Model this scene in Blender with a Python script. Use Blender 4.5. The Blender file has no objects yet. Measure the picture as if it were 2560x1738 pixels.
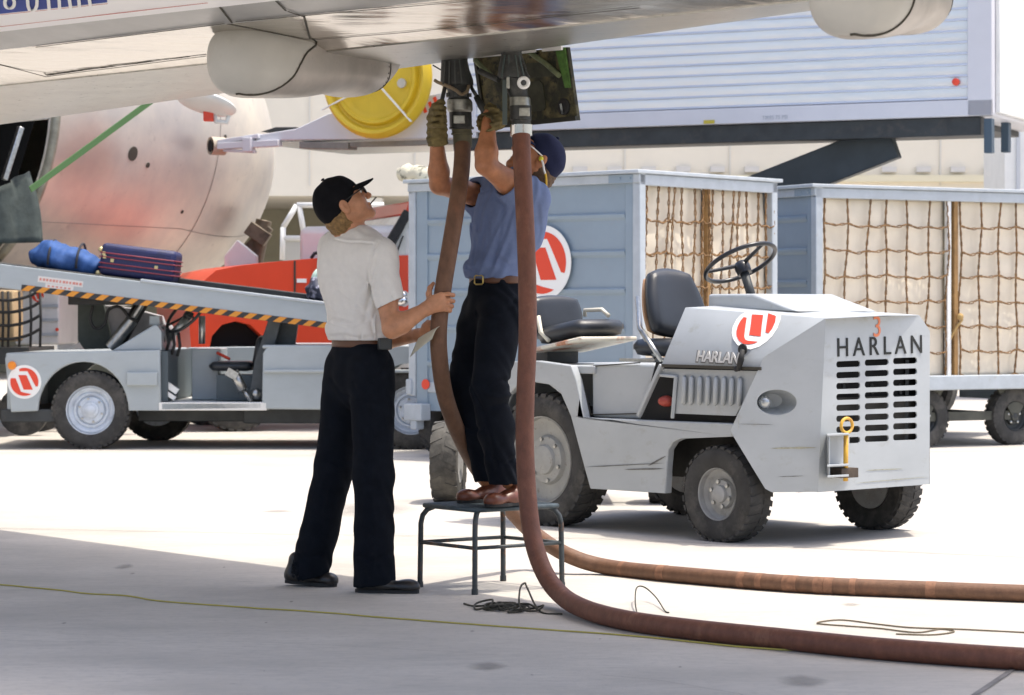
import bpy, bmesh, math, random
import numpy as np
from mathutils import Vector, Matrix, noise
from mathutils.geometry import tessellate_polygon
random.seed(7)
SC = bpy.context.scene
COL = SC.collection
V = Vector
CAMH, FPX, HZ = 1.18, 6500.0, 786.0      # eye height (m), focal length and horizon row in photo pixels

def P(px, py, Y):
    return V(((px-1280)*Y/FPX, Y, CAMH-(py-HZ)*Y/FPX))
def G(px, py):
    Y = CAMH*FPX/(py-HZ)
    return V(((px-1280)*Y/FPX, Y, 0.0))

class Frame:
    """upright frame: u along the thing, v out of its visible side; tp() drops a sight line on the plane v = b"""
    def __init__(s, o, u):
        s.o = V((o[0], o[1], 0)); s.u = V((u[0], u[1], 0)).normalized(); s.v = V((s.u.y, -s.u.x, 0))
        if s.v.y > 0: s.v = -s.v
    def tp(s, px, py, b=0.0):
        d = V(((px-1280)/FPX, 1, -(py-HZ)/FPX)); q = s.o+s.v*b
        t = (q.x*s.v.x+q.y*s.v.y)/(d.x*s.v.x+d.y*s.v.y)
        return V((0, 0, CAMH))+d*t
    def w(s, a, b, c): return s.o+s.u*a+s.v*b+V((0, 0, c))
    def loc(s, p):
        q = p-s.o; return V((q.dot(s.u), q.dot(s.v), p.z))
    def mat(s): return Matrix((s.u, s.v, V((0, 0, 1)))).transposed()

# ---------------------------------------------------------------- materials
def mat(name, col, rough=.5, metal=0.0, var=0.0, vscale=6.0, bump=0.0, bscale=60.0, spec=.5, col2=None, lo=.45, hi=.7,
        dirt=None, dscale=3.0, dlo=.55, dhi=.75, stretch=(1, 1, 1), coat=0.0, rvar=0.0, sheen=0.0, sss=0.0):
    m = bpy.data.materials.new(name); m.use_nodes = True
    nt = m.node_tree; N = nt.nodes; L = nt.links
    b = N['Principled BSDF']
    c = tuple(col)+(1,)
    b.inputs['Base Color'].default_value = c
    b.inputs['Roughness'].default_value = rough; b.inputs['Metallic'].default_value = metal
    b.inputs['Specular IOR Level'].default_value = spec
    if coat: b.inputs['Coat Weight'].default_value = coat; b.inputs['Coat Roughness'].default_value = .12
    if sheen: b.inputs['Sheen Weight'].default_value = sheen
    if sss:
        b.inputs['Subsurface Weight'].default_value = sss; b.inputs['Subsurface Radius'].default_value = (.012, .005, .003)
    geo = N.new('ShaderNodeNewGeometry'); mp = N.new('ShaderNodeMapping'); mp.inputs['Scale'].default_value = stretch
    L.new(geo.outputs['Position'], mp.inputs['Vector'])
    def nz(scale, detail=5, rg=.6):
        n = N.new('ShaderNodeTexNoise'); n.inputs['Scale'].default_value = scale; n.inputs['Detail'].default_value = detail
        n.inputs['Roughness'].default_value = rg
        L.new(mp.outputs['Vector'], n.inputs['Vector']); return n
    cur = None
    if var or col2:
        n = nz(vscale); r = N.new('ShaderNodeValToRGB')
        r.color_ramp.elements[0].position = lo-.15 if not col2 else lo; r.color_ramp.elements[1].position = hi
        if col2:
            r.color_ramp.elements[0].color = c; r.color_ramp.elements[1].color = tuple(col2)+(1,)
        else:
            r.color_ramp.elements[0].color = tuple(x*(1-var) for x in col)+(1,)
            r.color_ramp.elements[1].color = tuple(min(1, x*(1+var)) for x in col)+(1,)
        L.new(n.outputs['Fac'], r.inputs['Fac']); cur = r.outputs['Color']
        if rvar:
            mr = N.new('ShaderNodeMapRange'); mr.inputs['To Min'].default_value = rough-rvar; mr.inputs['To Max'].default_value = rough+rvar
            L.new(n.outputs['Fac'], mr.inputs['Value']); L.new(mr.outputs['Result'], b.inputs['Roughness'])
    if dirt:
        n = nz(dscale, 8, .72); r = N.new('ShaderNodeValToRGB')
        r.color_ramp.elements[0].position = dlo; r.color_ramp.elements[1].position = dhi
        mx = N.new('ShaderNodeMix'); mx.data_type = 'RGBA'
        L.new(n.outputs['Fac'], r.inputs['Fac']); L.new(r.outputs['Color'], mx.inputs['Factor'])
        if cur: L.new(cur, mx.inputs['A'])
        else: mx.inputs['A'].default_value = c
        mx.inputs['B'].default_value = tuple(dirt)+(1,); cur = mx.outputs['Result']
    if cur: L.new(cur, b.inputs['Base Color'])
    if bump:
        n = nz(bscale, 4); bp = N.new('ShaderNodeBump'); bp.inputs['Strength'].default_value = bump
        bp.inputs['Distance'].default_value = .01
        L.new(n.outputs['Fac'], bp.inputs['Height']); L.new(bp.outputs['Normal'], b.inputs['Normal'])
    return m

def soft(name, col, rough=.8, k=.8, nscale=2.5, mode=.6):
    """stain or painted reflection with a ragged fading rim: the surface below shows through"""
    m = bpy.data.materials.new(name); m.use_nodes = True; nt = m.node_tree; N = nt.nodes; L = nt.links; b = N['Principled BSDF']; o = N['Material Output']
    b.inputs['Base Color'].default_value = tuple(col)+(1,); b.inputs['Roughness'].default_value = rough
    tc = N.new('ShaderNodeTexCoord'); sb = N.new('ShaderNodeVectorMath'); sb.operation = 'SUBTRACT'; sb.inputs[1].default_value = (.5, .5, .5); L.new(tc.outputs['Generated'], sb.inputs[0])
    ln = N.new('ShaderNodeVectorMath'); ln.operation = 'LENGTH'
    ml = N.new('ShaderNodeVectorMath'); ml.operation = 'MULTIPLY'; ml.inputs[1].default_value = (2, 2, 0) if mode < 1 else (2, 2, 2); L.new(sb.outputs[0], ml.inputs[0]); L.new(ml.outputs[0], ln.inputs[0])
    nz = N.new('ShaderNodeTexNoise'); nz.inputs['Scale'].default_value = nscale; nz.inputs['Detail'].default_value = 6; L.new(tc.outputs['Generated'], nz.inputs['Vector'])
    ad = N.new('ShaderNodeMath'); ad.operation = 'MULTIPLY_ADD'; ad.inputs[1].default_value = .9; L.new(nz.outputs['Fac'], ad.inputs[0]); L.new(ln.outputs['Value'], ad.inputs[2])
    mr = N.new('ShaderNodeMapRange'); mr.inputs['From Min'].default_value = .75; mr.inputs['From Max'].default_value = 1.3; mr.inputs['To Min'].default_value = k; mr.inputs['To Max'].default_value = 0; L.new(ad.outputs[0], mr.inputs['Value'])
    tr = N.new('ShaderNodeBsdfTransparent'); mx = N.new('ShaderNodeMixShader'); L.new(mr.outputs['Result'], mx.inputs['Fac']); L.new(tr.outputs[0], mx.inputs[1]); L.new(b.outputs[0], mx.inputs[2]); L.new(mx.outputs[0], o.inputs['Surface'])
    return m

# ---------------------------------------------------------------- objects
def finish(o, smooth=None):
    me = o.data
    if smooth is not None:
        for p in me.polygons: p.use_smooth = True
        if smooth < 180: me.set_sharp_from_angle(angle=math.radians(smooth))
def link(o, parent=None):
    COL.objects.link(o)
    if parent is not None:
        o.parent = parent; o.matrix_parent_inverse = world(parent).inverted()
    return o
def world(o):
    m = Matrix.LocRotScale(o.location, o.rotation_euler, o.scale)
    return (world(o.parent) @ o.matrix_parent_inverse @ m) if o.parent else m
def tag(o, label=None, cat=None, group=None, kind=None):
    if label: o['label'] = label
    if cat: o['category'] = cat
    if group: o['group'] = group
    if kind: o['kind'] = kind
    return o
def thing(name, loc, label, cat, group=None):
    o = bpy.data.objects.new(name, None); o.empty_display_size = .1; o.location = V(loc); COL.objects.link(o)
    return tag(o, label, cat, group)

class MB:
    def __init__(s): s.bm = bmesh.new(); s.nm = 0
    def face(s, pts, mi=0):
        vs = [s.bm.verts.new(p) for p in pts]
        try: f = s.bm.faces.new(vs); f.material_index = mi; return f
        except ValueError: return None
    def hexa(s, p, mi=0):
        """8 points: bottom loop then top loop"""
        vs = [s.bm.verts.new(q) for q in p]
        for idx in ((3, 2, 1, 0), (4, 5, 6, 7), (0, 1, 5, 4), (1, 2, 6, 5), (2, 3, 7, 6), (3, 0, 4, 7)):
            f = s.bm.faces.new([vs[i] for i in idx]); f.material_index = mi
        return s
    def box(s, c, size, rot=None, mi=0):
        x, y, z = (q/2 for q in size); c = V(c)
        R = rot if rot is not None else Matrix.Identity(3)
        return s.hexa([c+R @ V(q) for q in ((-x, -y, -z), (x, -y, -z), (x, y, -z), (-x, y, -z), (-x, -y, z), (x, -y, z), (x, y, z), (-x, y, z))], mi)
    def fbox(s, F, a0, a1, b0, b1, c0, c1, mi=0):
        w = F.w
        return s.hexa([w(a0, b0, c0), w(a1, b0, c0), w(a1, b1, c0), w(a0, b1, c0), w(a0, b0, c1), w(a1, b0, c1), w(a1, b1, c1), w(a0, b1, c1)], mi)
    def bar(s, a, b, w, h, up=(0, 0, 1), mi=0):
        a, b = V(a), V(b); d = (b-a); x = d.normalized(); up = V(up)
        if abs(x.dot(up)) > .98: up = V((0, 1, 0))
        y = up.cross(x).normalized(); z = x.cross(y)
        return s.box((a+b)/2, (d.length, w, h), Matrix((x, y, z)).transposed(), mi)
    def prism(s, pts, ext, holes=(), mi=0, mi2=None):
        """flat polygon (with holes) given thickness ext (vector)"""
        ext = V(ext); loops = [[V(p) for p in pts]]+[[V(p) for p in h] for h in holes]
        flat = [p for l in loops for p in l]
        tris = tessellate_polygon(loops)
        A = [s.bm.verts.new(p) for p in flat]; B = [s.bm.verts.new(p+ext) for p in flat]
        for t in tris:
            for L_, rev in ((A, False), (B, True)):
                try:
                    f = s.bm.faces.new([L_[i] for i in (t if not rev else t[::-1])]); f.material_index = mi
                except ValueError: pass
        k = 0
        for l in loops:
            n = len(l)
            for i in range(n):
                j = (i+1) % n
                try:
                    f = s.bm.faces.new((A[k+i], A[k+j], B[k+j], B[k+i])); f.material_index = mi if mi2 is None else mi2
                except ValueError: pass
            k += n
        return s
    def tube(s, pts, r, n=12, cap=True, mi=0, closed=False, flat=None):
        pts = [V(p) for p in pts]; m = len(pts)
        rr = r if isinstance(r, (list, tuple)) else [r]*m
        tang = []
        for i in range(m):
            if closed: t = pts[(i+1) % m]-pts[i-1]
            else: t = pts[min(i+1, m-1)]-pts[max(i-1, 0)]
            tang.append(t.normalized())
        t0 = tang[0]; ref = V((0, 0, 1)) if abs(t0.z) < .9 else V((1, 0, 0))
        nx = (ref-t0*ref.dot(t0)).normalized(); rings = []
        for i in range(m):
            t = tang[i]; nx = (nx-t*nx.dot(t)).normalized(); ny = t.cross(nx)
            ring = []
            for k in range(n):
                a = 2*math.pi*k/n; o = nx*math.cos(a)+ny*math.sin(a)
                ring.append(s.bm.verts.new(pts[i]+o*rr[i]))
            rings.append(ring)
        for i in range(m if closed else m-1):
            A, B = rings[i], rings[(i+1) % m]
            for k in range(n):
                f = s.bm.faces.new((A[k], A[(k+1) % n], B[(k+1) % n], B[k])); f.material_index = mi; f.smooth = True
        if cap and not closed:
            f = s.bm.faces.new(rings[0][::-1]); f.material_index = mi
            f = s.bm.faces.new(rings[-1]); f.material_index = mi
        return s
    def lathe(s, prof, o, axis, n=32, mi=0, closed=False, sq=1.0):
        """prof: (radius, height) pairs along axis"""
        o = V(o); ax = V(axis).normalized(); ref = V((0, 0, 1)) if abs(ax.z) < .9 else V((1, 0, 0))
        x = (ref-ax*ref.dot(ax)).normalized(); y = ax.cross(x); rings = []
        for r, h in prof:
            if r < 1e-6: rings.append([s.bm.verts.new(o+ax*h)]); continue
            rings.append([s.bm.verts.new(o+ax*h+(x*math.cos(2*math.pi*k/n)+y*math.sin(2*math.pi*k/n)*sq)*r) for k in range(n)])
        m = len(rings)
        for i in range(m if closed else m-1):
            A, B = rings[i], rings[(i+1) % m]
            for k in range(n):
                k2 = (k+1) % n
                q = [A[k % len(A)], A[k2 % len(A)], B[k2 % len(B)], B[k % len(B)]]
                u = []
                for z in q:
                    if z not in u: u.append(z)
                if len(u) > 2:
                    f = s.bm.faces.new(u); f.material_index = mi
        return s
    def ball(s, c, r, n=16, m=10, R=None, mi=0):
        c = V(c); r = V(r) if not isinstance(r, (int, float)) else V((r, r, r)); R = R or Matrix.Identity(3)
        rings = []
        for i in range(m+1):
            t = math.pi*i/m
            if i in (0, m): rings.append([s.bm.verts.new(c+R @ V((0, 0, r.z*math.cos(t))))]); continue
            rings.append([s.bm.verts.new(c+R @ V((r.x*math.sin(t)*math.cos(2*math.pi*k/n), r.y*math.sin(t)*math.sin(2*math.pi*k/n), r.z*math.cos(t)))) for k in range(n)])
        for i in range(m):
            A, B = rings[i], rings[i+1]
            for k in range(n):
                k2 = (k+1) % n; u = []
                for z in (A[k % len(A)], B[k % len(B)], B[k2 % len(B)], A[k2 % len(A)]):
                    if z not in u: u.append(z)
                f = s.bm.faces.new(u); f.material_index = mi; f.smooth = True
        return s
    def loft(s, secs, cap=True, closed=True, mi=0):
        R = [[s.bm.verts.new(V(p)) for p in q] for q in secs]; n = len(R[0])
        for A, B in zip(R, R[1:]):
            for k in range(n if closed else n-1):
                f = s.bm.faces.new((A[k], A[(k+1) % n], B[(k+1) % n], B[k])); f.material_index = mi
        if cap and closed:
            s.bm.faces.new(R[0][::-1]).material_index = mi; s.bm.faces.new(R[-1]).material_index = mi
        return s
    def build(s, name, m, parent=None, bevel=0, smooth=None, seg=2, label=None, sub=0, recalc=True, solid=0):
        if recalc: bmesh.ops.recalc_face_normals(s.bm, faces=s.bm.faces)
        me = bpy.data.meshes.new(name); s.bm.to_mesh(me); s.bm.free()
        o = bpy.data.objects.new(name, me)
        for q in (m if isinstance(m, (list, tuple)) else [m]): me.materials.append(q)
        link(o, parent)
        if smooth is not None: finish(o, smooth)
        if solid:
            k = o.modifiers.new('solid', 'SOLIDIFY'); k.thickness = solid; k.offset = 0
        if bevel:
            k = o.modifiers.new('bevel', 'BEVEL'); k.width = bevel; k.segments = seg; k.limit_method = 'ANGLE'; k.angle_limit = math.radians(35)
            if smooth is None: finish(o, 50)
        if sub:
            k = o.modifiers.new('sub', 'SUBSURF'); k.levels = sub; k.render_levels = sub
        if label: o['label'] = label
        return o

def catmull(pts, step=6):
    pts = [V(p) for p in pts]; q = [2*pts[0]-pts[1]]+pts+[2*pts[-1]-pts[-2]]; out = []
    for i in range(1, len(q)-2):
        a, b, c, d = q[i-1:i+3]
        for k in range(step):
            t = k/step
            out.append(.5*((2*b)+(c-a)*t+(2*a-5*b+4*c-d)*t*t+(3*b-a-3*c+d)*t**3))
    out.append(pts[-1]); return out

def text_mesh(txt, size, origin, right, up, m, name, parent, depth=.004, shear=0, spacing=1.0, offset=0.0, align='LEFT', label=None):
    cu = bpy.data.curves.new('lettering', 'FONT'); cu.body = txt; cu.size = size; cu.extrude = depth/2; cu.shear = shear
    cu.space_character = spacing; cu.align_x = align; cu.offset = offset; cu.resolution_u = 4
    to = bpy.data.objects.new('lettering', cu); COL.objects.link(to)
    dg = bpy.context.evaluated_depsgraph_get(); dg.update()
    me = bpy.data.meshes.new_from_object(to.evaluated_get(dg)); bpy.data.objects.remove(to); bpy.data.curves.remove(cu)
    r = V(right).normalized(); n = r.cross(V(up)).normalized(); u = n.cross(r)
    M = Matrix.Translation(V(origin)) @ Matrix((r, u, n)).transposed().to_4x4()
    me.transform(M); me.materials.clear(); me.materials.append(m); me.name = name
    o = bpy.data.objects.new(name, me); link(o, parent)
    if label: o['label'] = label
    return o

# ---------------------------------------------------------------- organic shapes: distance field + surface nets
def _smin(a, b, k):
    h = np.maximum(k-np.abs(a-b), 0)/k
    return np.minimum(a, b)-h*h*k*.25
class SDF:
    def __init__(s): s.pr = []; s.lo = np.full(3, 1e9); s.hi = np.full(3, -1e9)
    def _add(s, op, k, lo, hi, f):
        lo = np.array(lo)-k; hi = np.array(hi)+k
        if op == 'u': s.lo = np.minimum(s.lo, lo); s.hi = np.maximum(s.hi, hi)
        s.pr.append((op, k, lo, hi, f))
    def cone(s, a, b, ra, rb=None, k=.02, flat=None, op='u'):
        a = np.array(a, float); b = np.array(b, float); rb = ra if rb is None else rb; ab = b-a; R = max(ra, rb)
        if flat: fn = np.array(V(flat[0]).normalized()); fq = flat[1]
        def f(x, y, z):
            qx, qy, qz = x-a[0], y-a[1], z-a[2]; d = ab.copy()
            if flat:
                c = qx*fn[0]+qy*fn[1]+qz*fn[2]; g = 1/fq-1
                qx = qx+fn[0]*c*g; qy = qy+fn[1]*c*g; qz = qz+fn[2]*c*g; d = d+fn*d.dot(fn)*g
            t = np.clip((qx*d[0]+qy*d[1]+qz*d[2])/max(d.dot(d), 1e-9), 0, 1)
            r = ra+(rb-ra)*t
            dd = np.sqrt((qx-t*d[0])**2+(qy-t*d[1])**2+(qz-t*d[2])**2)-r
            return dd*min(1, fq) if flat else dd
        s._add(op, k, np.minimum(a, b)-R-.03, np.maximum(a, b)+R+.03, f); return s
    def chain(s, pts, rs, k=.02, **kw):
        for i in range(len(pts)-1): s.cone(pts[i], pts[i+1], rs[i], rs[i+1], k, **kw)
        return s
    def ell(s, c, r, R=None, k=.02, op='u'):
        c = np.array(c, float); r = np.array(r, float); A = np.array(R) if R is not None else np.eye(3); m = r.max()
        def f(x, y, z):
            qx, qy, qz = x-c[0], y-c[1], z-c[2]
            l = [(qx*A[0, i]+qy*A[1, i]+qz*A[2, i]) for i in range(3)]
            k0 = np.sqrt(sum((l[i]/r[i])**2 for i in range(3))); k1 = np.sqrt(sum((l[i]/r[i]**2)**2 for i in range(3)))
            return k0*(k0-1)/np.maximum(k1, 1e-6)
        s._add(op, k, c-m-.03, c+m+.03, f); return s
    def cut(s, p, n, lo, hi):
        """remove everything on the +n side of p inside the box lo..hi"""
        p = np.array(p, float); n = np.array(V(n).normalized())
        s.pr.append(('c', 0, np.array(lo, float), np.array(hi, float), lambda x, y, z: (x-p[0])*n[0]+(y-p[1])*n[1]+(z-p[2])*n[2])); return s
    def disp(s, f, lo=(-99,)*3, hi=(99,)*3):
        s.pr.append(('d', 0, np.array(lo, float), np.array(hi, float), f)); return s
    def crease(s, pts, Y, amp=.004, w=.006, side=-1):
        """groove (or ridge when amp < 0) along sight points on the near side of Y"""
        q = [P(x, y, Y) for x, y in pts]; X = [v.x for v in q]; Z = [v.z for v in q]; m = 4*w
        def f(x, y, z):
            best = None
            for (ax, az), (bx, bz) in zip(zip(X, Z), list(zip(X, Z))[1:]):
                dx, dz = bx-ax, bz-az; t = np.clip(((x-ax)*dx+(z-az)*dz)/(dx*dx+dz*dz), 0, 1); e = (x-ax-t*dx)**2+(z-az-t*dz)**2
                best = e if best is None else np.minimum(best, e)
            t = np.clip((z-min(Z))/(max(Z)-min(Z)+1e-6), 0, 1)
            return amp*np.exp(-best/(w*w))*(y < Y+.06)
        return s.disp(f, (min(X)-m, Y-.6, min(Z)-m), (max(X)+m, Y+.06, max(Z)+m))
    def mesh(s, h):
        lo = s.lo-2*h; n = np.ceil((s.hi+2*h-lo)/h).astype(int)+1
        d = np.full(n, .2, np.float32)
        for op, k, a, b, f in s.pr:
            i0 = np.clip(np.floor((a-lo)/h).astype(int), 0, n-1); i1 = np.clip(np.ceil((b-lo)/h).astype(int)+1, 1, n)
            if (i1 <= i0).any(): continue
            g = [(lo[j]+h*np.arange(i0[j], i1[j])).astype(np.float32) for j in range(3)]
            x, y, z = g[0][:, None, None], g[1][None, :, None], g[2][None, None, :]
            sl = tuple(slice(i0[j], i1[j]) for j in range(3)); v = f(x, y, z); c = d[sl]
            if op == 'u': d[sl] = _smin(c, v, k) if k > 0 else np.minimum(c, v)
            elif op == 's': d[sl] = -_smin(-c, v, max(k, 1e-4))
            elif op == 'c': d[sl] = np.maximum(c, v)
            else: d[sl] = c+v
        return surface_nets(d, lo, h)
    def build(s, name, m, h=.006, parent=None, smooth_it=1, label=None):
        v, q = s.mesh(h)
        me = bpy.data.meshes.new(name); me.from_pydata(v.tolist(), [], q.tolist()); me.materials.append(m)
        for p in me.polygons: p.use_smooth = True
        o = bpy.data.objects.new(name, me); link(o, parent)
        if smooth_it:
            bm = bmesh.new(); bm.from_mesh(me)
            for _ in range(smooth_it): bmesh.ops.smooth_vert(bm, verts=bm.verts, factor=.5, use_axis_x=True, use_axis_y=True, use_axis_z=True)
            bm.to_mesh(me); bm.free()
        if label: o['label'] = label
        return o
def surface_nets(d, lo, h):
    s = (d < 0); c = np.zeros(np.array(s.shape)-1, np.int8)
    sl = lambda a: tuple(slice(q, q-1 or None) for q in a)
    cor = [(i, j, k) for i in (0, 1) for j in (0, 1) for k in (0, 1)]
    for q in cor: c += s[sl(q)]
    act = (c > 0) & (c < 8); ijk = np.argwhere(act); idx = np.full(c.shape, -1, np.int64); idx[act] = np.arange(len(ijk))
    acc = np.zeros((len(ijk), 3)); cnt = np.zeros(len(ijk)); I, J, K = ijk.T
    for a in cor:
        for ax in range(3):
            if a[ax]: continue
            b = list(a); b[ax] = 1
            da = d[I+a[0], J+a[1], K+a[2]]; db = d[I+b[0], J+b[1], K+b[2]]; m = (da < 0) != (db < 0)
            t = np.where(m, da/np.where(m, da-db, 1), 0); p = np.array(a, float)[None]+0*acc; p[:, ax] = t
            acc[m] += p[m]; cnt[m] += 1
    v = (ijk+acc/cnt[:, None])*h+lo
    Q = []
    for ax in range(3):
        u, w = (ax+1) % 3, (ax+2) % 3
        A = s; e = [slice(None)]*3; f = [slice(None)]*3; e[ax] = slice(0, -1); f[ax] = slice(1, None)
        s0, s1 = s[tuple(e)], s[tuple(f)]; ch = np.argwhere(s0 != s1)
        ch = ch[(ch[:, u] > 0) & (ch[:, w] > 0) & (ch[:, u] < s.shape[u]-1) & (ch[:, w] < s.shape[w]-1)]
        ins = s[tuple(ch.T)]
        q = []
        for du, dw in ((-1, -1), (0, -1), (0, 0), (-1, 0)):
            t = ch.copy(); t[:, u] += du; t[:, w] += dw; q.append(idx[tuple(t.T)])
        q = np.stack(q, 1); q[~ins] = q[~ins][:, ::-1]; Q.append(q)
    return v, np.concatenate(Q)
# ---------------------------------------------------------------- palette
M_conc = mat('concrete', (.475, .445, .40), .85, var=.15, vscale=.9, bump=.25, bscale=90, dirt=(.36, .345, .32), dscale=2.2, dlo=.54, dhi=.85, stretch=(1, 1.6, 1))
M_joint = mat('joint_filler', (.2, .19, .18), .9, var=.3, vscale=8)
M_stain = soft('oil_stain', (.30, .285, .26), .75, .45)
M_black = mat('black_rubber', (.018, .018, .018), .75, var=.3, vscale=20, bump=.2, bscale=120)
M_tyre = mat('tyre_rubber', (.035, .034, .032), .8, var=.35, vscale=9, bump=.15, bscale=150, dirt=(.13, .12, .105), dscale=5, dlo=.48, dhi=.8)
M_dark = mat('dark_steel', (.03, .034, .035), .55, var=.3, vscale=6, dirt=(.07, .06, .05), dscale=7)
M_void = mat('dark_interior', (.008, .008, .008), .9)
M_white = mat('white_paint', (.74, .74, .71), .45, var=.05, vscale=4, dirt=(.55, .53, .48), dscale=6, dlo=.6, dhi=.85)
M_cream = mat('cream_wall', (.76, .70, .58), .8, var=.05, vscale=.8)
M_chrome = mat('chrome', (.8, .8, .8), .12, 1.0)
M_steel = mat('worn_steel', (.45, .45, .43), .35, 1.0, var=.25, vscale=30, rvar=.12)
M_red = mat('red_enamel', (.62, .045, .02), .35, coat=.4, var=.06, vscale=5)
M_logo_red = mat('logo_red', (.72, .06, .025), .45)
M_logo_white = mat('logo_white', (.82, .82, .79), .45)
M_orange = mat('orange_lens', (.8, .25, .015), .3)
M_gray = mat('grey_enamel', (.355, .395, .41), .4, var=.06, vscale=3, dirt=(.33, .33, .31), dscale=9, dlo=.6, dhi=.8, coat=.12, stretch=(1, 1, 2.2))
M_tug = mat('tug_grey_enamel', (.40, .425, .435), .42, var=.07, vscale=2.5, dirt=(.30, .29, .25), dscale=9, dlo=.57, dhi=.86, coat=.1, stretch=(1, 1, 1.5))
M_cart = mat('blue_grey_enamel', (.245, .31, .365), .48, var=.06, vscale=2.5, dirt=(.27, .30, .33), dscale=8, dlo=.58, dhi=.85)
M_galv = mat('pale_grey_frame', (.42, .46, .49), .5, var=.08, vscale=10, dirt=(.35, .30, .24), dscale=14, dlo=.62, dhi=.8)

def ngon(mb, cx, cy, rx, ry, F=None, n=28): pass

# ---------------------------------------------------------------- ground
g = MB()
g.face([(-220, -60, 0), (220, -60, 0), (220, 320, 0), (-220, 320, 0)])
tag(g.build('ground', M_conc), kind='structure')
def strip(pts, w, z, name, m):
    mb = MB(); pts = [V(p) for p in pts]
    for a, b in zip(pts, pts[1:]):
        d = (b-a).normalized(); n_ = V((-d.y, d.x, 0))*w/2; q = V((0, 0, z))
        mb.face([a-n_+q, b-n_+q, b+n_+q, a+n_+q])
    return tag(mb.build(name, m), kind='structure')
c0, c1 = G(2538, 1672), G(2440, 1738)
d_ = (c0-c1).normalized()
strip([c1-d_*3, c0+d_*60], .022, .004, 'pavement_joint', M_joint)
strip([G(-200, 1318), G(700, 1336), G(1500, 1348)]+[G(2700, 1400)], .012, .004, 'pavement_joint', M_joint)
def blot(px, py, rx, ry, name='pavement_stain'):
    c = G(px, py); sy = CAMH*FPX/(py-HZ)**2; mb = MB(); pts = []
    for i in range(40):
        a = 2*math.pi*i/40; k = 1+.16*noise.noise(V((math.cos(a)*1.3+px, math.sin(a)*1.3, 0)))*2
        pts.append((c.x+math.cos(a)*rx*c.y/FPX*k, c.y-math.sin(a)*ry*sy*k, .0035))
    mb.face(pts); tag(mb.build(name, M_stain), kind='structure')
blot(1215, 1667, 58, 13); blot(2010, 1705, 82, 17); blot(2125, 1512, 32, 5); blot(690, 1279, 60, 4); blot(905, 1275, 160, 20)

# grain, specks and hairline cracks of the slab
nt = M_conc.node_tree; b_ = nt.nodes['Principled BSDF']; src = b_.inputs['Base Color'].links[0].from_socket
geo_ = nt.nodes.new('ShaderNodeNewGeometry'); mp_ = nt.nodes.new('ShaderNodeMapping'); mp_.inputs['Rotation'].default_value = (0, 0, .5); mp_.inputs['Scale'].default_value = (1, 5, 1); nt.links.new(geo_.outputs['Position'], mp_.inputs['Vector'])
def layer(src, scale, lo, hi, col, fac, vec):
    n = nt.nodes.new('ShaderNodeTexNoise'); n.inputs['Scale'].default_value = scale; n.inputs['Detail'].default_value = 6; n.inputs['Roughness'].default_value = .65; nt.links.new(vec, n.inputs['Vector'])
    r = nt.nodes.new('ShaderNodeMapRange'); r.inputs['From Min'].default_value = lo; r.inputs['From Max'].default_value = hi; r.inputs['To Max'].default_value = fac; nt.links.new(n.outputs['Fac'], r.inputs['Value'])
    m = nt.nodes.new('ShaderNodeMix'); m.data_type = 'RGBA'; nt.links.new(r.outputs['Result'], m.inputs['Factor']); nt.links.new(src, m.inputs['A']); m.inputs['B'].default_value = tuple(col)+(1,); return m.outputs['Result']
src = layer(src, 7, .45, .75, (.33, .315, .29), .45, mp_.outputs['Vector'])
src = layer(src, 26, .5, .72, (.34, .33, .31), .5, geo_.outputs['Position'])
src = layer(src, 3.2, .62, .70, (.30, .28, .25), .5, mp_.outputs['Vector'])
src = layer(src, 12, .70, .74, (.22, .21, .20), .6, geo_.outputs['Position'])
nt.links.new(src, b_.inputs['Base Color'])
strip([G(-100, 1600), G(350, 1612), G(620, 1607), G(960, 1622), G(1250, 1640)], .003, .004, 'hairline_crack', M_stain if False else mat('crack_dark', (.26, .25, .23), .9))
strip([G(1500, 1690), G(1620, 1700), G(1700, 1712), G(1850, 1738), G(1900, 1760)], .003, .004, 'hairline_crack', M_joint)
for x_, y_, r_ in ((330, 1436, 9), (728, 1506, 7), (1330, 1690, 6), (665, 1559, 5), (905, 1470, 6), (310, 1418, 26), (1180, 1580, 8), (660, 1680, 4), (1500, 1600, 5), (1700, 1670, 7), (560, 1420, 5), (160, 1560, 8)): blot(x_, y_, r_, r_*.28, 'pavement_speck')

# ---------------------------------------------------------------- sky, sun, camera
w = bpy.data.worlds.new('World'); SC.world = w; w.use_nodes = True
nt = w.node_tree; bg = nt.nodes['Background']; sky = nt.nodes.new('ShaderNodeTexSky'); sky.sky_type = 'NISHITA'
SUN_H = V((.97, .06, 0)).normalized(); SUN_EL = math.radians(73)
sky.sun_disc = False; sky.dust_density = 4.0; sky.air_density = .8; sky.ozone_density = 1.0; sky.sun_elevation = SUN_EL; sky.sun_rotation = math.atan2(SUN_H.x, SUN_H.y)
nt.links.new(sky.outputs['Color'], bg.inputs['Color']); bg.inputs['Strength'].default_value = .15
sl = bpy.data.lights.new('sun', 'SUN'); sl.energy = 2.1; sl.angle = math.radians(.53); sl.color = (1, .94, .83)
so = bpy.data.objects.new('sun', sl); COL.objects.link(so); so.location = (6, 4, 30)
sd = SUN_H*math.cos(SUN_EL)+V((0, 0, math.sin(SUN_EL))); so.rotation_euler = sd.to_track_quat('Z', 'Y').to_euler()
cam = bpy.data.cameras.new('camera'); co = bpy.data.objects.new('camera', cam); COL.objects.link(co); SC.camera = co
co.location = (0, 0, CAMH); co.rotation_euler = (math.pi/2, 0, 0)
cam.sensor_width = 36; cam.lens = FPX/2560*36; cam.shift_y = -(869-HZ)/2560; cam.clip_start = .3; cam.clip_end = 800
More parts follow.
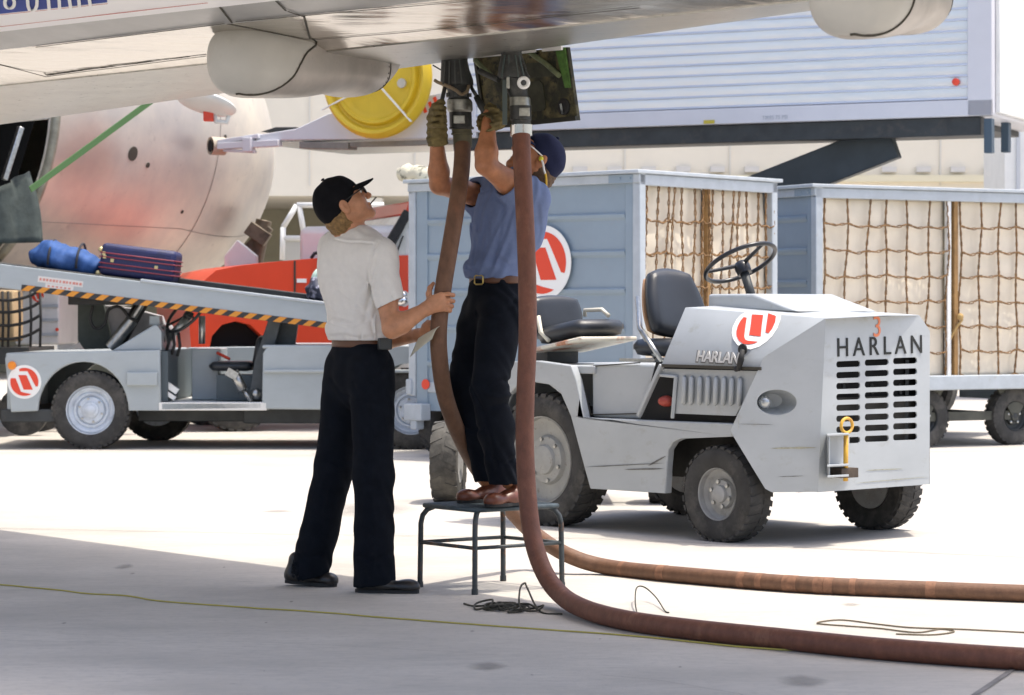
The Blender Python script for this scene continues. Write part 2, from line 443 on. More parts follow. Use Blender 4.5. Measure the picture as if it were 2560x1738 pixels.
cam.dof.use_dof = True; cam.dof.focus_distance = 11.9; cam.dof.aperture_fstop = 7.5
vs = SC.view_settings; vs.view_transform = 'Standard'; vs.look = 'None'; vs.exposure = 1.12; vs.gamma = 1.0; vs.use_curve_mapping = False

# ---------------------------------------------------------------- terminal behind
M_shade = mat('olive_recess_shade', (.30, .28, .20), .85, var=.12, vscale=1.5)  # olive darkness of the shaded ground floor put into the wall colour
TY = 47.0
def Zt(py, Y=TY): return CAMH-(py-HZ)*Y/FPX
def Xt(px, Y=TY): return (px-1280)*Y/FPX
term = thing('terminal_building', (0, TY, 0), 'long cream terminal building with an open shaded ground floor behind the vehicles', 'building')
mb = MB(); mb.box((0, TY+4, (Zt(490)+11)/2), (64, 8, 11-Zt(490))); mb.build('upper_wall', M_cream, term)
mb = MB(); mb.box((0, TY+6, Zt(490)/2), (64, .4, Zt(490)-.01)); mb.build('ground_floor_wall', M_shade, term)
mb = MB()
for x in (-26, -17.2, -8.4, 9, 18, 27): mb.box((x, TY+.6, Zt(490)/2), (.7, .7, Zt(490)-.01))
mb.build('column', M_cream, term, bevel=.03)
mb = MB()
for i in range(9):
    mb.box((Xt(650)+i*1.9-1, TY-.012, 6.8), (.03, .024, 6.6))
mb.build('panel_joint', mat('wall_joint', (.66, .63, .56), .8), term)
mb = MB()
for i in range(26):
    mb.box((Xt(1450)+i*.62, TY-.05, Zt(424)), (.26, .1, .1))
mb.build('vent', mat('vent_grey', (.60, .58, .54), .7), term)
mb = MB(); mb.box((13, TY-.06, Zt(447)), (26, .12, .12)); mb.build('ledge', mat('ledge_cream', (.72, .66, .48), .8), term)
mb = MB(); mb.box((Xt(934), TY+.4, Zt(506)), (.32, .5, .2)); mb.build('light_fitting', M_white, term, bevel=.02)
pier = thing('stair_tower', (Xt(2545, 36), 36, 0), 'tall white metal clad tower at the right edge behind the lift truck', 'tower')
mb = MB(); mb.box((Xt(2760, 36), 36.8, 5), (2.75, 1.6, 10)); mb.build('wall', M_white, pier)
mb = MB()
for z in (2.2, 4.4, 6.6): mb.box((Xt(2760, 36), 35.99, z), (2.72, .04, .05))
mb.box((Xt(2545, 36), 35.99, 5), (.05, .04, 10)); mb.build('cladding_seam', mat('seam_grey', (.5, .52, .55), .6), pier)
# ---------------------------------------------------------------- airliner: wing overhead, fuselage beyond
def metal(name, base, rough, bumpstr, scale, stretch, met=1.0):
    m = bpy.data.materials.new(name); m.use_nodes = True; nt = m.node_tree; N = nt.nodes; L = nt.links; b = N['Principled BSDF']
    b.inputs['Metallic'].default_value = met
    g_ = N.new('ShaderNodeNewGeometry'); mp = N.new('ShaderNodeMapping'); mp.inputs['Rotation'].default_value = (0, 0, math.radians(55)); mp.inputs['Scale'].default_value = stretch
    L.new(g_.outputs['Position'], mp.inputs['Vector'])
    n1 = N.new('ShaderNodeTexNoise'); n1.inputs['Scale'].default_value = scale; n1.inputs['Detail'].default_value = 3; L.new(mp.outputs['Vector'], n1.inputs['Vector'])
    n2 = N.new('ShaderNodeTexNoise'); n2.inputs['Scale'].default_value = 14; n2.inputs['Detail'].default_value = 8; n2.inputs['Roughness'].default_value = .7; L.new(mp.outputs['Vector'], n2.inputs['Vector'])
    bp = N.new('ShaderNodeBump'); bp.inputs['Strength'].default_value = bumpstr; bp.inputs['Distance'].default_value = .02
    L.new(n1.outputs['Fac'], bp.inputs['Height']); L.new(bp.outputs['Normal'], b.inputs['Normal'])
    r = N.new('ShaderNodeValToRGB'); r.color_ramp.elements[0].position = .3; r.color_ramp.elements[1].position = .7
    r.color_ramp.elements[0].color = tuple(x*.72 for x in base)+(1,); r.color_ramp.elements[1].color = tuple(base)+(1,)
    L.new(n2.outputs['Fac'], r.inputs['Fac']); L.new(r.outputs['Color'], b.inputs['Base Color'])
    mr = N.new('ShaderNodeMapRange'); mr.inputs['To Min'].default_value = rough*.6; mr.inputs['To Max'].default_value = rough*1.5
    L.new(n2.outputs['Fac'], mr.inputs['Value']); L.new(mr.outputs['Result'], b.inputs['Roughness'])
    return m
M_wing = metal('polished_aluminium', (.66, .63, .58), .17, .5, 1.5, (1, 3, 1))
M_slat = metal('slat_aluminium', (.57, .56, .52), .3, .2, 2.2, (1, 3, 1))
M_fus = mat('dull_aluminium', (.50, .475, .445), .4, .3, col2=(.74, .68, .58), lo=.36, hi=.66, vscale=.85, bump=.35, bscale=2.2, dirt=(.27, .25, .24), dscale=5, dlo=.6, dhi=.85)  # cream mottling paints the sunlit ground's reflection into the metal
M_fair = mat('fairing_paint', (.455, .445, .405), .45, var=.05, vscale=5, dirt=(.36, .34, .30), dscale=7, dlo=.58, dhi=.85)
M_fair2 = mat('weathered_fairing', (.42, .39, .355), .4, .45, var=.12, vscale=8, dirt=(.25, .24, .23), dscale=40, dlo=.62, dhi=.72)
M_seam = mat('panel_gap', (.06, .055, .042), .9)
M_blue = mat('blue_livery', (.012, .045, .30), .6, spec=.15)
M_wwhite = mat('white_flap', (.80, .79, .79), .35)
air = thing('airliner', (-4.6, 20, 0), 'bare metal airliner, its wing spanning the top of the view and fuselage at left', 'airplane')
def PZ(px, py, Z): return P(px, py, (Z-CAMH)*FPX/(HZ-py))
# rows across the chord from leading edge (far) to trailing edge (near): two sight points and a height
ROWS = [((0, 312), (1420, 108), 2.30, 2.37), ((0, 310), (1420, 110), 2.23, 2.295), ((0, 286), (1420, 97), 2.20, 2.265), ((0, 214), (1400, 66), 2.22, 2.25),
        ((115, 180), (1400, 38), 2.25, 2.275), ((90, 115), (1000, 12), 2.28, 2.28), ((0, 76), (600, 8), 2.32, 2.32), ((0, 31), (270, 0), 2.36, 2.36), ((0, -165), (480, -235), 2.43, 2.43)]
SPAN = [-4.6, -3.4, -2.6, -1.8, -1, -.4, .2, .8, 1.5, 2.2, 2.6]
def rowpt(i, X):
    a, b, Za, Zb = ROWS[i]; A, B = PZ(*a, Za), PZ(*b, Zb); t = (X-A.x)/(B.x-A.x); q = A.lerp(B, t)
    if i == 0: q.y += .05; q.z += .03
    return q
def under(i0, i1, off=0.0, sub=1):
    return [[rowpt(i, X)-V((0, 0, off)) for i in range(i0, i1+1)] for X in SPAN]
wing = None
def wing_piece(name, m, i0, i1, thick, parent, off=0.0, smooth=30):
    mb = MB(); secs = []
    for X in SPAN:
        lo = [rowpt(i, X)-V((0, 0, off)) for i in range(i0, i1+1)]
        hi = [p+V((0, 0, thick(i))) for i, p in zip(range(i0, i1+1), lo)][::-1]
        secs.append(lo+hi)
    mb.loft(secs); n = len(secs[0])
    if isinstance(m, list):
        mb.bm.faces.ensure_lookup_table()
        for f in mb.bm.faces:
            if f.index >= 0 and len(f.verts) == 4:
                pass
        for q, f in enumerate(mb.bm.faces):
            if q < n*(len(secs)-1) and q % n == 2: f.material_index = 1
    return mb.build(name, m, parent, smooth=smooth)
M_gband = mat('grey_shade_reflection', (.33, .33, .325), .35, .3, var=.12, vscale=5, dirt=(.5, .47, .42), dscale=9, dlo=.62, dhi=.8)  # grey band stands in for shaded ground mirrored in the underside
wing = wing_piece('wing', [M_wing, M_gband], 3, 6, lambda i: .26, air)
wing_piece('slat', M_slat, 0, 3, lambda i: (.09, .17, .2, .255)[i], wing, off=.004)
wing_piece('flap', M_wwhite, 6, 8, lambda i: (.24, .16, .05)[i-6], wing, off=.006)
# seams, blue band with letters on the flap
def on(i0, i1, f, X, off=.003):
    return rowpt(i0, X).lerp(rowpt(i1, X), f)-V((0, 0, off))
mb = MB()
def seam(pts, w_=.007):
    pts = [V(p) for p in pts]
    for a, b in zip(pts, pts[1:]): mb.bar(a, b, w_, .0015)
def onwing(px, py):
    """sight line dropped on the underside"""
    prev = None; Y = 17.0
    while Y > 7:
        q = P(px, py, Y); r_ = [rowpt(i, q.x) for i in range(1, len(ROWS))]; e = None
        for A, B in zip(r_, r_[1:]):
            if B.y <= q.y <= A.y: e = q.z-(A.z+(B.z-A.z)*(q.y-A.y)/(B.y-A.y))
        if e is not None and prev is not None and e*prev[0] <= 0: return q.lerp(prev[1], abs(e)/(abs(e)+abs(prev[0])+1e-9))
        prev = (e, q) if e is not None else None
        Y -= .03
    return PZ(px, py, 2.32)
def dn(q): return q-V((0, 0, .004))
for L_ in (((-60, 140), (0, 160), (60, 175), (115, 190), (180, 181), (330, 162), (515, 138)), ((90, 116), (240, 97), (560, 57)), ((570, 58), (771, 98)), ((771, 98), (1000, 80), (1200, 60), (1400, 38), (1600, 17)),
           ((590, 52), (900, 24), (1200, -2)), ((545, 10), (580, 55)), ((690, 0), (715, 25)), ((720, 26), (760, 40), (775, 95))):
    seam([dn(onwing(*p)) for p in L_])
mb.build('panel_seam', M_seam, wing)
mb = MB(); q = [dn(onwing(*p))-V((0, 0, .004)) for p in ((-200, 52), (0, 30), (268, 1), (268, -60), (-200, -30))]
mb.prism(q, (0, 0, .004)); fl = mb.build('blue_band', M_blue, wing)
def ring(c, rx, ry, w_):
    pts = []
    for i in range(25):
        a = math.pi*2*i/24; pts.append((c[0]+rx*math.cos(a), c[1]+ry*math.sin(a)))
    return pts
mb = MB()
for L_ in (ring((24, -3), 12, 15, 3), [(68, -20), (70, 5), (74, 16), (82, 18), (88, 14), (92, 4), (93, -20)], [(120, -20), (123, 14)], [(147, -20), (149, 11)], [(172, -20), (177, 12)], [(196, -20), (199, 9)], [(222, -20), (226, 6)]):
    pts = [dn(onwing(*p))-V((0, 0, .011)) for p in L_]
    for a, b in zip(pts, pts[1:]): mb.bar(a, b, .012, .006)
mb.build('lettering', M_logo_white, wing)
mb = MB()
for L_ in (((0, 34), (270, 6)), ((0, 64), (520, 4))):
    pts = [dn(onwing(*p)) for p in L_]; mb.bar(pts[0], pts[1], .008, .004)
mb.build('pinstripe', mat('red_pinstripe', (.5, .15, .12), .5), wing)

# flap track fairings: blunt near end, tapering tail under the leading edge
AX = V((.39, .92, 0)).normalized(); AW = V((.92, -.39, 0)).normalized()
def canoe(o, ln, zc, k=1.0):
    def prof(t):
        e = min(1, t/.13); rnd = max(0, 1-(1-e)**2.4)**(1/2.1); tail = 1 if t < .62 else max(0, math.cos((t-.62)/.38*math.pi/2))**.8
        dip = .022*math.exp(-((t-.56)/.13)**2)
        return rnd, tail, dip
    def pt(t, a, g=0):
        rnd, tail, dip = prof(t); hw = (.150*rnd*(.25+.75*tail)+.002)*k+g; hh = (.15*rnd*(1-.14*min(1, t/.6))-dip)*tail*k+.003+g
        cz = zc+.045*min(1, t/.6)*k+(1-tail)*.13+.02*(1-rnd); ca, sa = math.cos(a), math.sin(a); c = o+AX*(ln*t)
        return V((c.x, c.y, cz))+AW*(hw*math.copysign(abs(ca)**.82, ca))+V((0, 0, hh*math.copysign(abs(sa)**.82, sa)))
    def tc(a):          # the S shaped joint, by angle round the body (degrees)
        d = math.degrees(a); d = d if d < 180 else d-360
        d = d if abs(d) <= 90 else (180-abs(d))*(1 if d > 0 else -1)
        ks = ((-90, .06), (-62, .10), (-40, .15), (-22, .185), (-5, .21), (10, .255), (22, .31), (34, .335), (50, .36), (90, .37))
        for (a0, t0), (a1, t1) in zip(ks, ks[1:]):
            if d <= a1: return t0+(t1-t0)*(d-a0)/(a1-a0)
        return .53
    ts = [0, .0015, .004, .012, .025, .045, .07, .1, .13]+[.15+.02*i for i in range(24)]+[.64+.03*i for i in range(12)]+[.985, .997]; NA = 44
    mb = MB(); A_ = [2*math.pi*i/NA for i in range(NA)]; g_ = [[mb.bm.verts.new(pt(t, a)) for a in A_] for t in ts]
    for i in range(len(ts)-1):
        for q in range(NA):
            f = mb.bm.faces.new((g_[i][q], g_[i+1][q], g_[i+1][(q+1) % NA], g_[i][(q+1) % NA])); f.material_index = 0 if (ts[i]+ts[i+1])/2 < tc(A_[q]+math.pi/NA) else 1
    mb.bm.faces.new(g_[0][::-1]); f1 = mb.build('flap_fairing', [M_fair, M_fair2], wing, smooth=50)
    mb = MB(); mb.tube([pt(tc(a), a, .0015) for a in [math.radians(-92+3*i) for i in range(54)]], .004, 6); mb.tube([pt(.78, a, .001) for a in [math.radians(-90+6*i) for i in range(24)]], .0025, 5); mb.build('fairing_gap', M_seam, f1)
    mb = MB()
    for i in range(26):
        t = .55+.34*i/25; mb.ball(pt(t, math.radians(38), .0), .0045, 6, 4); mb.ball(pt(t+.004, math.radians(28), .0), .003, 6, 4)
    for i in range(14): mb.ball(pt(.765, math.radians(-80+10*i), 0), .003, 6, 4)
    mb.build('rivet_row', M_seam, f1)
canoe(V((-1.10, 10.0, 0)), 1.52, 2.165)
canoe(V((1.0, 7.75, 0)), 1.0, 2.15)

# fuselage
FA = V((.457, .888, 0)).normalized(); FS = V((.888, -.457, 0)).normalized()
F0 = V((-4.63*1.08, 26.6*1.08, 1.18+1.94*1.08)); FR = 2.0; FL = 3.1
def fpt(s, ph, dr=0.0):
    r = FR if s <= 0 else FR*max(0, 1-(s/FL)**2)**.5
    r += dr; c = F0+FA*s-V((0, 0, .12*max(0, s)))
    return c+FS*(r*math.cos(ph))+V((0, 0, r*math.sin(ph)))
ss = [-24, -16, -11, -8, -6.5]+[-5.2+.2*i for i in range(27)]+[FL*x for x in (.12, .25, .38, .5, .61, .71, .8, .87, .93, .97, .99, 1)]
NP = 72; mb = MB(); grid = [[mb.bm.verts.new(fpt(s, 2*math.pi*k/NP)) for k in range(NP)] for s in ss]
def hole(s, ph): return -5.1 < s < -2.75 and math.radians(-50) < ph < math.radians(8)
for i in range(len(ss)-1):
    for k in range(NP):
        ph = 2*math.pi*(k+.5)/NP; ph = ph-2*math.pi if ph > math.pi else ph
        if hole((ss[i]+ss[i+1])/2, ph): continue
        mb.bm.faces.new((grid[i][k], grid[i+1][k], grid[i+1][(k+1) % NP], grid[i][(k+1) % NP]))
bmesh.ops.remove_doubles(mb.bm, verts=mb.bm.verts, dist=1e-4); bmesh.ops.delete(mb.bm, geom=[v for v in mb.bm.verts if not v.link_faces], context='VERTS')
fus = mb.build('fuselage', M_fus, air, smooth=60)
mb = MB()
hp = [fpt(s, math.radians(p), -.02) for s, p in ((-5.2, 10), (-2.7, 10), (-2.7, -52), (-5.2, -52))]
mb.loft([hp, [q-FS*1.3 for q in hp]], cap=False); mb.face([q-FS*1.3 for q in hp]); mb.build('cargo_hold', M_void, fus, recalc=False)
rim = [(-2.72, p) for p in range(10, -53, -4)]
mb = MB(); mb.tube([fpt(s, math.radians(p), .02) for s, p in rim], .05, 8); mb.tube([fpt(-5.2+.25*i, math.radians(9), .02) for i in range(11)], .04, 8); mb.build('door_surround', mat('door_surround_metal', (.34, .33, .27), .5, .6, var=.3, vscale=6), fus)
M_net = mat('green_tarp', (.055, .068, .062), .9, var=.35, vscale=7, bump=.4, bscale=14)
mb = MB()
def drape(A, B, C_, D_, n=10, amp=.03):
    A, B, C_, D_ = map(V, (A, B, C_, D_)); g_ = []
    for i in range(n+1):
        row = []
        for j in range(n+1):
            u, v = i/n, j/n; q = A.lerp(B, u).lerp(D_.lerp(C_, u), v); q = q+FS*(amp*math.sin(u*14+v*2)+amp*.6*math.sin(u*23-v*5)); row.append(mb.bm.verts.new(q))
        g_.append(row)
    for i in range(n):
        for j in range(n):
            f = mb.bm.faces.new((g_[i][j], g_[i+1][j], g_[i+1][j+1], g_[i][j+1])); f.smooth = True
drape(P(-60, 500, 23.9), P(70, 428, 24.2), P(112, 606, 24.1), P(-60, 610, 23.9))
mb.build('cargo_net_curtain', M_net, fus, solid=.01)
mb = MB(); mb.bar(P(52, 318, 24), P(10, 450, 23.9), .07, .05); mb.bar(P(30, 300, 24.1), P(120, 292, 24.2), .05, .05); mb.build('door_strut', M_steel, fus, bevel=.008)
# ports, door panel, nose gear
mb = MB()
for s, ph, r in ((-1.35, -13, .075), (-1.05, -16, .028), (-.15, -30, .02), (.3, -4, .02)):
    c = fpt(s, math.radians(ph), .004); nrm = (FS*math.cos(math.radians(ph))+V((0, 0, math.sin(math.radians(ph)))))
    mb.lathe([(r, -.01), (r, .004), (0, .004)], c, nrm, 20)
mb.build('drain_port', M_seam, fus)
mb = MB()
for s in (.2,): mb.tube([fpt(s, math.radians(a), .0) for a in range(-85, 60, 4)], .003, 4)
for a in (-36,): mb.tube([fpt(-2.6+.1*i, math.radians(a), .001) for i in range(48)], .003, 4)
mb.build('skin_joint', mat('skin_joint_grey', (.33, .31, .29), .6), fus)
M_pink = mat('pink_reflection_tint', (.62, .36, .29), .45, .5, var=.15, vscale=1.5)  # unused pink tint for the reflection painted on the fuselage
mb = MB(); sd_ = [[fpt(-3.0+.16*i, math.radians(2-3.4*j), .006) for i in range(12)] for j in range(11)]; vv = [[mb.bm.verts.new(p) for p in r_] for r_ in sd_]
for j in range(10):
    for i in range(11): mb.bm.faces.new((vv[j][i], vv[j][i+1], vv[j+1][i+1], vv[j+1][i]))
mb.build('red_reflection_patch', soft('painted_red_reflection', (.58, .17, .10), .45, .2, 2.0, 2), fus, smooth=60)  # soft red patch: a reflection painted onto the fuselage skin
dr = MB(); dr.ball(P(515, 258, 25.6), (.31, .22, .055), 28, 10, Matrix.Rotation(math.radians(14), 3, 'Y') @ Matrix.Rotation(math.radians(-24), 3, 'X')); sv = dr.build('service_door', M_white, fus, smooth=60)
mb = MB(); mb.box(P(522, 291, 25.7), (.1, .1, .1)); mb.build('warning_lamp', M_logo_red, sv, bevel=.01)
mb = MB(); mb.tube([P(537, 283, 25.7), P(540, 304, 25.7), P(566, 306, 25.7), P(574, 284, 25.7)], .025, 8); mb.build('handle', M_white, sv)
gear = MB(); ga, gb = P(660, 550, 29.0), P(628, 700, 29.0)
gear.tube([ga, gb], .09, 12); gear.bar(P(672, 566, 29), P(612, 636, 29), .13, .12); gear.box(P(645, 585, 28.9), (.26, .2, .16), Matrix.Rotation(math.radians(35), 3, 'Y'))
ng = gear.build('nose_gear', mat('gear_leg_brown', (.16, .13, .09), .55, .3, var=.4, vscale=9), air, bevel=.01)
mb = MB(); mb.prism([P(560, 640, 27.8), P(592, 600, 27.8), P(640, 640, 27.8), P(645, 760, 27.8), P(560, 790, 27.8)], (.02, .06, 0)); mb.build('gear_door', M_white, ng, bevel=.01)
for dx in (-.17, .17):
    mb = MB(); c = V((gb.x+dx*.4, gb.y+dx*1.6, .34)); mb.lathe([(.16, -.09), (.3, -.09), (.34, -.05), (.34, .05), (.3, .09), (.16, .09)], c, (.888, -.457, 0), 32, closed=False); mb.build('tyre', M_tyre, ng, smooth=40)
st = MB(); a, b = P(76, 474, 22.6), P(412, 228, 23.8)
st.bar(a, b, .012, .055); s_ = st.build('webbing_strap', mat('green_webbing', (.07, .15, .05), .8, bump=.3, bscale=200))
tag(s_, 'long green webbing strap running from the cargo door up to the wing', 'strap')
# ---------------------------------------------------------------- tow tractor
K = Frame((1.056, 13.46), (.66, -.751))
BC = -.6775
def mir(p):
    l = K.loc(p); return K.w(l.x, 2*BC-l.y, l.z)
kt = K.tp
tug = thing('tow_tractor', K.w(-.6, BC, 0), 'pale grey airport tow tractor numbered 3 with slotted nose and black seats', 'tractor')
def logo(parent, o, R, right, up, n, clip=None, vertical=False, sx=1.0, off=.004, name='emblem'):
    """white disc, red disc cut by white bands: two nested slanted strokes"""
    right, up, n = V(right).normalized(), V(up).normalized(), V(n).normalized()
    def q(x, y, h): return o+right*(x*R*sx)+up*(y*R)+n*h
    def poly(pts, h, m, nm, par):
        mb = MB(); mb.prism([q(x, y, h) for x, y in pts], n*-.0015); return mb.build(nm, m, par)
    def circ(r): return [(r*math.cos(2*math.pi*i/56), r*math.sin(2*math.pi*i/56)) for i in range(56)]
    disc = poly(circ(1), off, M_logo_white, name, parent)
    r = .83
    def arc(a0, a1, k=14): return [(r*math.cos(math.radians(a0+(a1-a0)*i/k)), r*math.sin(math.radians(a0+(a1-a0)*i/k))) for i in range(k+1)]
    g_ = 1.9 if not vertical else 3.6        # slope of the slanted strokes
    ty, by = .36, -.58
    xl = lambda y: -.33-(y-0)/ (2.35)
    L1 = [(-.68, .20), (-.50, .20), (-.19, -.62), (-.12, -.70), (.42, -.70)]
    red1 = arc(166, 300, 20)                                   # left crescent
    red1 = [p for p in red1 if True]+[(.02, -.64), (-.20, -.58), (-.52, .22), (-.74, .22)]
    cen = [(-.36, .40), (.12, .40), (.50, -.46), (-.04, -.46)]
    red3 = [(.30, .42), (.66, -.26), (.78, -.28)]+arc(-20, 112, 20)+[(-.30, .63), (.18, .63)]
    for pts in (red1, cen, red3): poly(pts, off+.0025, M_logo_red, 'emblem_red', disc)
    return disc
# side plate with step and wheel arches
sp = [(1228, 905), (1341, 902), (1427, 914), (1440, 950), (1460, 1044), (1600, 1050), (1833, 1059), (1830, 1092), (1701, 1097), (1682, 1106), (1670, 1125), (1666, 1170), (1663, 1234),
      (1570, 1228), (1475, 1222), (1450, 1130), (1427, 1042), (1402, 985), (1371, 961), (1331, 955), (1296, 962), (1266, 990), (1247, 1040), (1240, 1080), (1228, 1078)]
S3 = [kt(x, y, -.005) for x, y in sp]
mb = MB(); mb.prism(S3, K.v*-.05); mb.prism([mir(p) for p in S3], K.v*.05); body = mb.build('body', M_tug, tug, bevel=.006)
zf = K.loc(kt(1600, 1050, 0))[2]; zd = K.loc(kt(1427, 912, 0))[2]; ar = K.loc(kt(1228, 905, 0))[0]; aw = K.loc(kt(1460, 1044, 0))[0]; ab = K.loc(kt(1605, 1032, 0))[0]; al = K.loc(kt(1833, 1059, 0))[0]
# rear deck, engine box, floor, inner chassis
M_under = mat('chassis_grime', (.045, .042, .036), .8, var=.4, vscale=9)
mb = MB(); mb.fbox(K, ar, aw+.02, BC*2+.06, -.06, zd-.05, zd-.006); mb.fbox(K, aw, al, BC*2+.06, -.056, zf-.04, zf-.005); mb.fbox(K, ar, ar+.04, BC*2+.06, -.06, .42, zd-.06); mb.build('deck', M_tug, tug, bevel=.006)
mb = MB(); mb.fbox(K, aw-.02, ab+.02, -1.2, -.075, zf, zd+.012)
eb = mb.build('engine_box', M_tug, tug, bevel=.018, seg=3)
mb = MB()
for p, q in (((1447, 918), (1477, 1037)), ((1477, 1037), (1600, 1034)), ((1447, 918), (1600, 907))): mb.bar(kt(*p, -.071), kt(*q, -.071), .008, .006)
mb.build('door_gap', M_seam, eb)
mb = MB(); mb.fbox(K, ar+.05, al+.1, -1.05, -.3, .3, .6); mb.fbox(K, al-.2, .42, -1.06, -.28, .27, .42); mb.fbox(K, -.1, .45, -1.1, -.25, .3, .75); mb.build('chassis', M_under, tug)
mb = MB(); mb.fbox(K, -.24, .3, -.5, -.3, .26, .95); mb.fbox(K, -.24, .3, -1.05, -.86, .26, .95); mb.build('wheel_housing', M_under, tug)
HF = kt(2045, 1230, -.225)
def onf(px, py, h=0.0):
    """front plane through the fold, facing along u"""
    p0 = HF+K.u*h; d = V(((px-1280)/FPX, 1, -(py-HZ)/FPX)); c = V((0, 0, CAMH)); t = (p0-c).dot(K.u)/d.dot(K.u); return c+d*t
# hood: faceted, mirrored about the centre line
def mirN(p):
    l = K.loc(p); return K.w(l.x, 2*BN-l.y, l.z)
BN = BC
T1 = kt(1714, 770, -.13); T1b = kt(1655, 912, -.012); AP = kt(1909, 895, -.02); APb = kt(1903, 921, -.016); T2 = kt(2064, 797, -.225)
HB = kt(1913, 1230, -.03); HF = kt(2045, 1230, -.225); HW = kt(1827, 1078, -.012); HM = kt(1905, 893, -.02)
_p = HF; _d = V(((2325-1280)/FPX, 1, 0)); _t = (_p.x*K.u.x+_p.y*K.u.y)/(_d.x*K.u.x+_d.y*K.u.y)
BN = (K.loc(HF).y+K.loc(_d*_t).y)/2
l2 = K.loc(T2); lf = K.loc(HF); zt = K.loc(T1).z
TC0 = K.w(K.loc(T1).x-.0, BN, zt+.022); TC2 = K.w(l2.x+.015, BN, l2.z+.016)
mb = MB()
for f in (lambda p: p, mirN):
    T2f = f(T2) if f is not mirN else onf(2296, 789)
    mb.face([f(T1b), f(APb), f(AP), f(T1)]); mb.face([f(T1), f(T2f) if 0 else T2f, TC2, TC0])
    if f is mirN: T2c = onf(2324, 828); mb.face([f(T1), f(AP), T2c, T2f])
    else: mb.face([f(T1), f(AP), f(T2)])
    mb.face([f(T1b), f(T1), TC0, K.w(K.loc(T1b).x, BN, K.loc(T1b).z)])
bmesh.ops.remove_doubles(mb.bm, verts=mb.bm.verts, dist=1e-4)
hood = mb.build('hood', M_tug, tug, bevel=.012, seg=3, solid=.006)
# chamfered cheek with the lamp opening, both sides
def cheek(f):
    q = [f(p) for p in (AP, T2, HF, HB, HW)]
    n = (q[1]-q[0]).cross(q[2]-q[0]).normalized(); o = q[0]
    if n.dot(V((-.2, -1, 0))) < 0 and f is not mirN: n = -n
    pj = lambda p: p-n*((p-o).dot(n))
    return q, n, pj
q, nch, pj = cheek(lambda p: p)
def onch(px, py):
    d = V(((px-1280)/FPX, 1, -(py-HZ)/FPX)); c = V((0, 0, CAMH)); t = (q[0]-c).dot(nch)/d.dot(nch); return c+d*t
ellp = [onch(1942+50*math.cos(a), 1006+32*math.sin(a)) for a in [2*math.pi*i/32 for i in range(32)]]
outer = [pj(p) for p in q[:3]]+[onch(1930, 1231), onch(1913, 1222), onch(1834, 1092), onch(1826, 1076)]
mb = MB(); mb.prism(outer, nch*-.006, [ellp])
mo = [mirN(p) for p in outer]; mo[1] = onf(2324, 828); nm = mirN(q[0]+nch)-mirN(q[0]); mb.prism(mo, nm*-.006)
ck = mb.build('nose_cheek', M_tug, tug)
mb = MB(); ce = sum(ellp, V())/len(ellp); inn = [ce+(p-ce)*.55-nch*.12+(onch(1900, 1006)-ce)*.35 for p in ellp]
mb.loft([[p-nch*.004 for p in ellp], [ce+(p-ce)*.92-nch*.05+(onch(1900, 1006)-ce)*.08 for p in ellp], inn], cap=False); mb.face(inn[::-1]); bz = mb.build('lamp_recess', M_tug, tug, smooth=50)
M_lens = mat('lamp_glass', (.42, .44, .44), .12, .6)
mb = MB(); c = onch(1912, 1007)-nch*.035; mb.ball(c, (.034, .034, .034), 20, 12); mb.build('headlight', M_lens, tug)
# front plate with slots
o2 = HF; rx = -K.v; FRt = kt(2045, 1230, -.225)
def pill(px, py, w_, h_, sk=-.035):
    pts = []; r = h_/2
    for k in range(9): a = math.pi/2-math.pi*k/8; pts.append((w_/2-r*.62+r*.62*math.cos(a), r*math.sin(a)))
    for k in range(9): a = -math.pi/2-math.pi*k/8; pts.append((-w_/2+r*.62+r*.62*math.cos(a), r*math.sin(a)))
    return [onf(px+x, py-y+x*sk) for x, y in pts]
c6 = lambda x, y: (1650+x/2.428, 720+y/2.428)
holes = []
for r_ in range(8):
    y = 462+66.1*r_
    for x, dy in ((1143, 0), (1316, -10), (1488, -20)):
        holes.append(pill(*c6(x, y+dy), 60, 15.5))
fo = [onf(*p) for p in ((2064, 798), (2288, 788), (2300, 790), (2325, 828), (2323, 1211), (2045, 1231))]
mb = MB(); mb.prism(fo, K.u*-.008, holes); front = mb.build('front_plate', M_tug, tug)
mb = MB(); bk = [onf(*p, h=-.07) for p in ((2074, 850), (2300, 845), (2300, 1130), (2074, 1140))]; mb.prism(bk, K.u*-.02); mb.build('radiator', M_void, front)
mb = MB()
for i in range(3): mb.bar(onf(2110+70*i, 960, -.06), onf(2112+70*i, 985, -.06), .012, .01)
mb.bar(onf(2268, 900, -.05), onf(2266, 1100, -.05), .018, .01); mb.build('radiator_stay', M_dark, front)
M_letter = mat('cut_letter_dark', (.02, .022, .02), .8)
text_mesh('HARLAN', .138, onf(2091, 892, .003), (onf(2290, 884)-onf(2090, 893)), (0, 0, 1), M_letter, 'lettering', front, .004, spacing=1.42)
text_mesh('3', .155, onf(2181, 842, .003), (onf(2290, 884)-onf(2090, 893)), (0, 0, 1), mat('stencil_orange', (.72, .22, .10), .7, dirt=(.5, .5, .5), dscale=60, dlo=.6, dhi=.65), 'fleet_number', front, .002)
e0, e1 = c6(218, 443), c6(462, 458)
text_mesh('HARLAN', .079, kt(*e0, .003), kt(*e1, .003)-kt(*e0, .003), (0, 0, 1), mat('cast_letter', (.62, .62, .61), .4), 'name_badge', hood, .004, shear=.18, spacing=.98, offset=.002)
text_mesh('HARLAN', .079, kt(*e0, .0015)-K.u*.003-V((0, 0, .003)), kt(*e1, .003)-kt(*e0, .003), (0, 0, 1), mat('badge_shadow_dark', (.13, .13, .13), .6), 'badge_shadow', hood, .002, shear=.18, spacing=.98, offset=.006)  # dark offset letter copy drawn as the shadow behind the badge
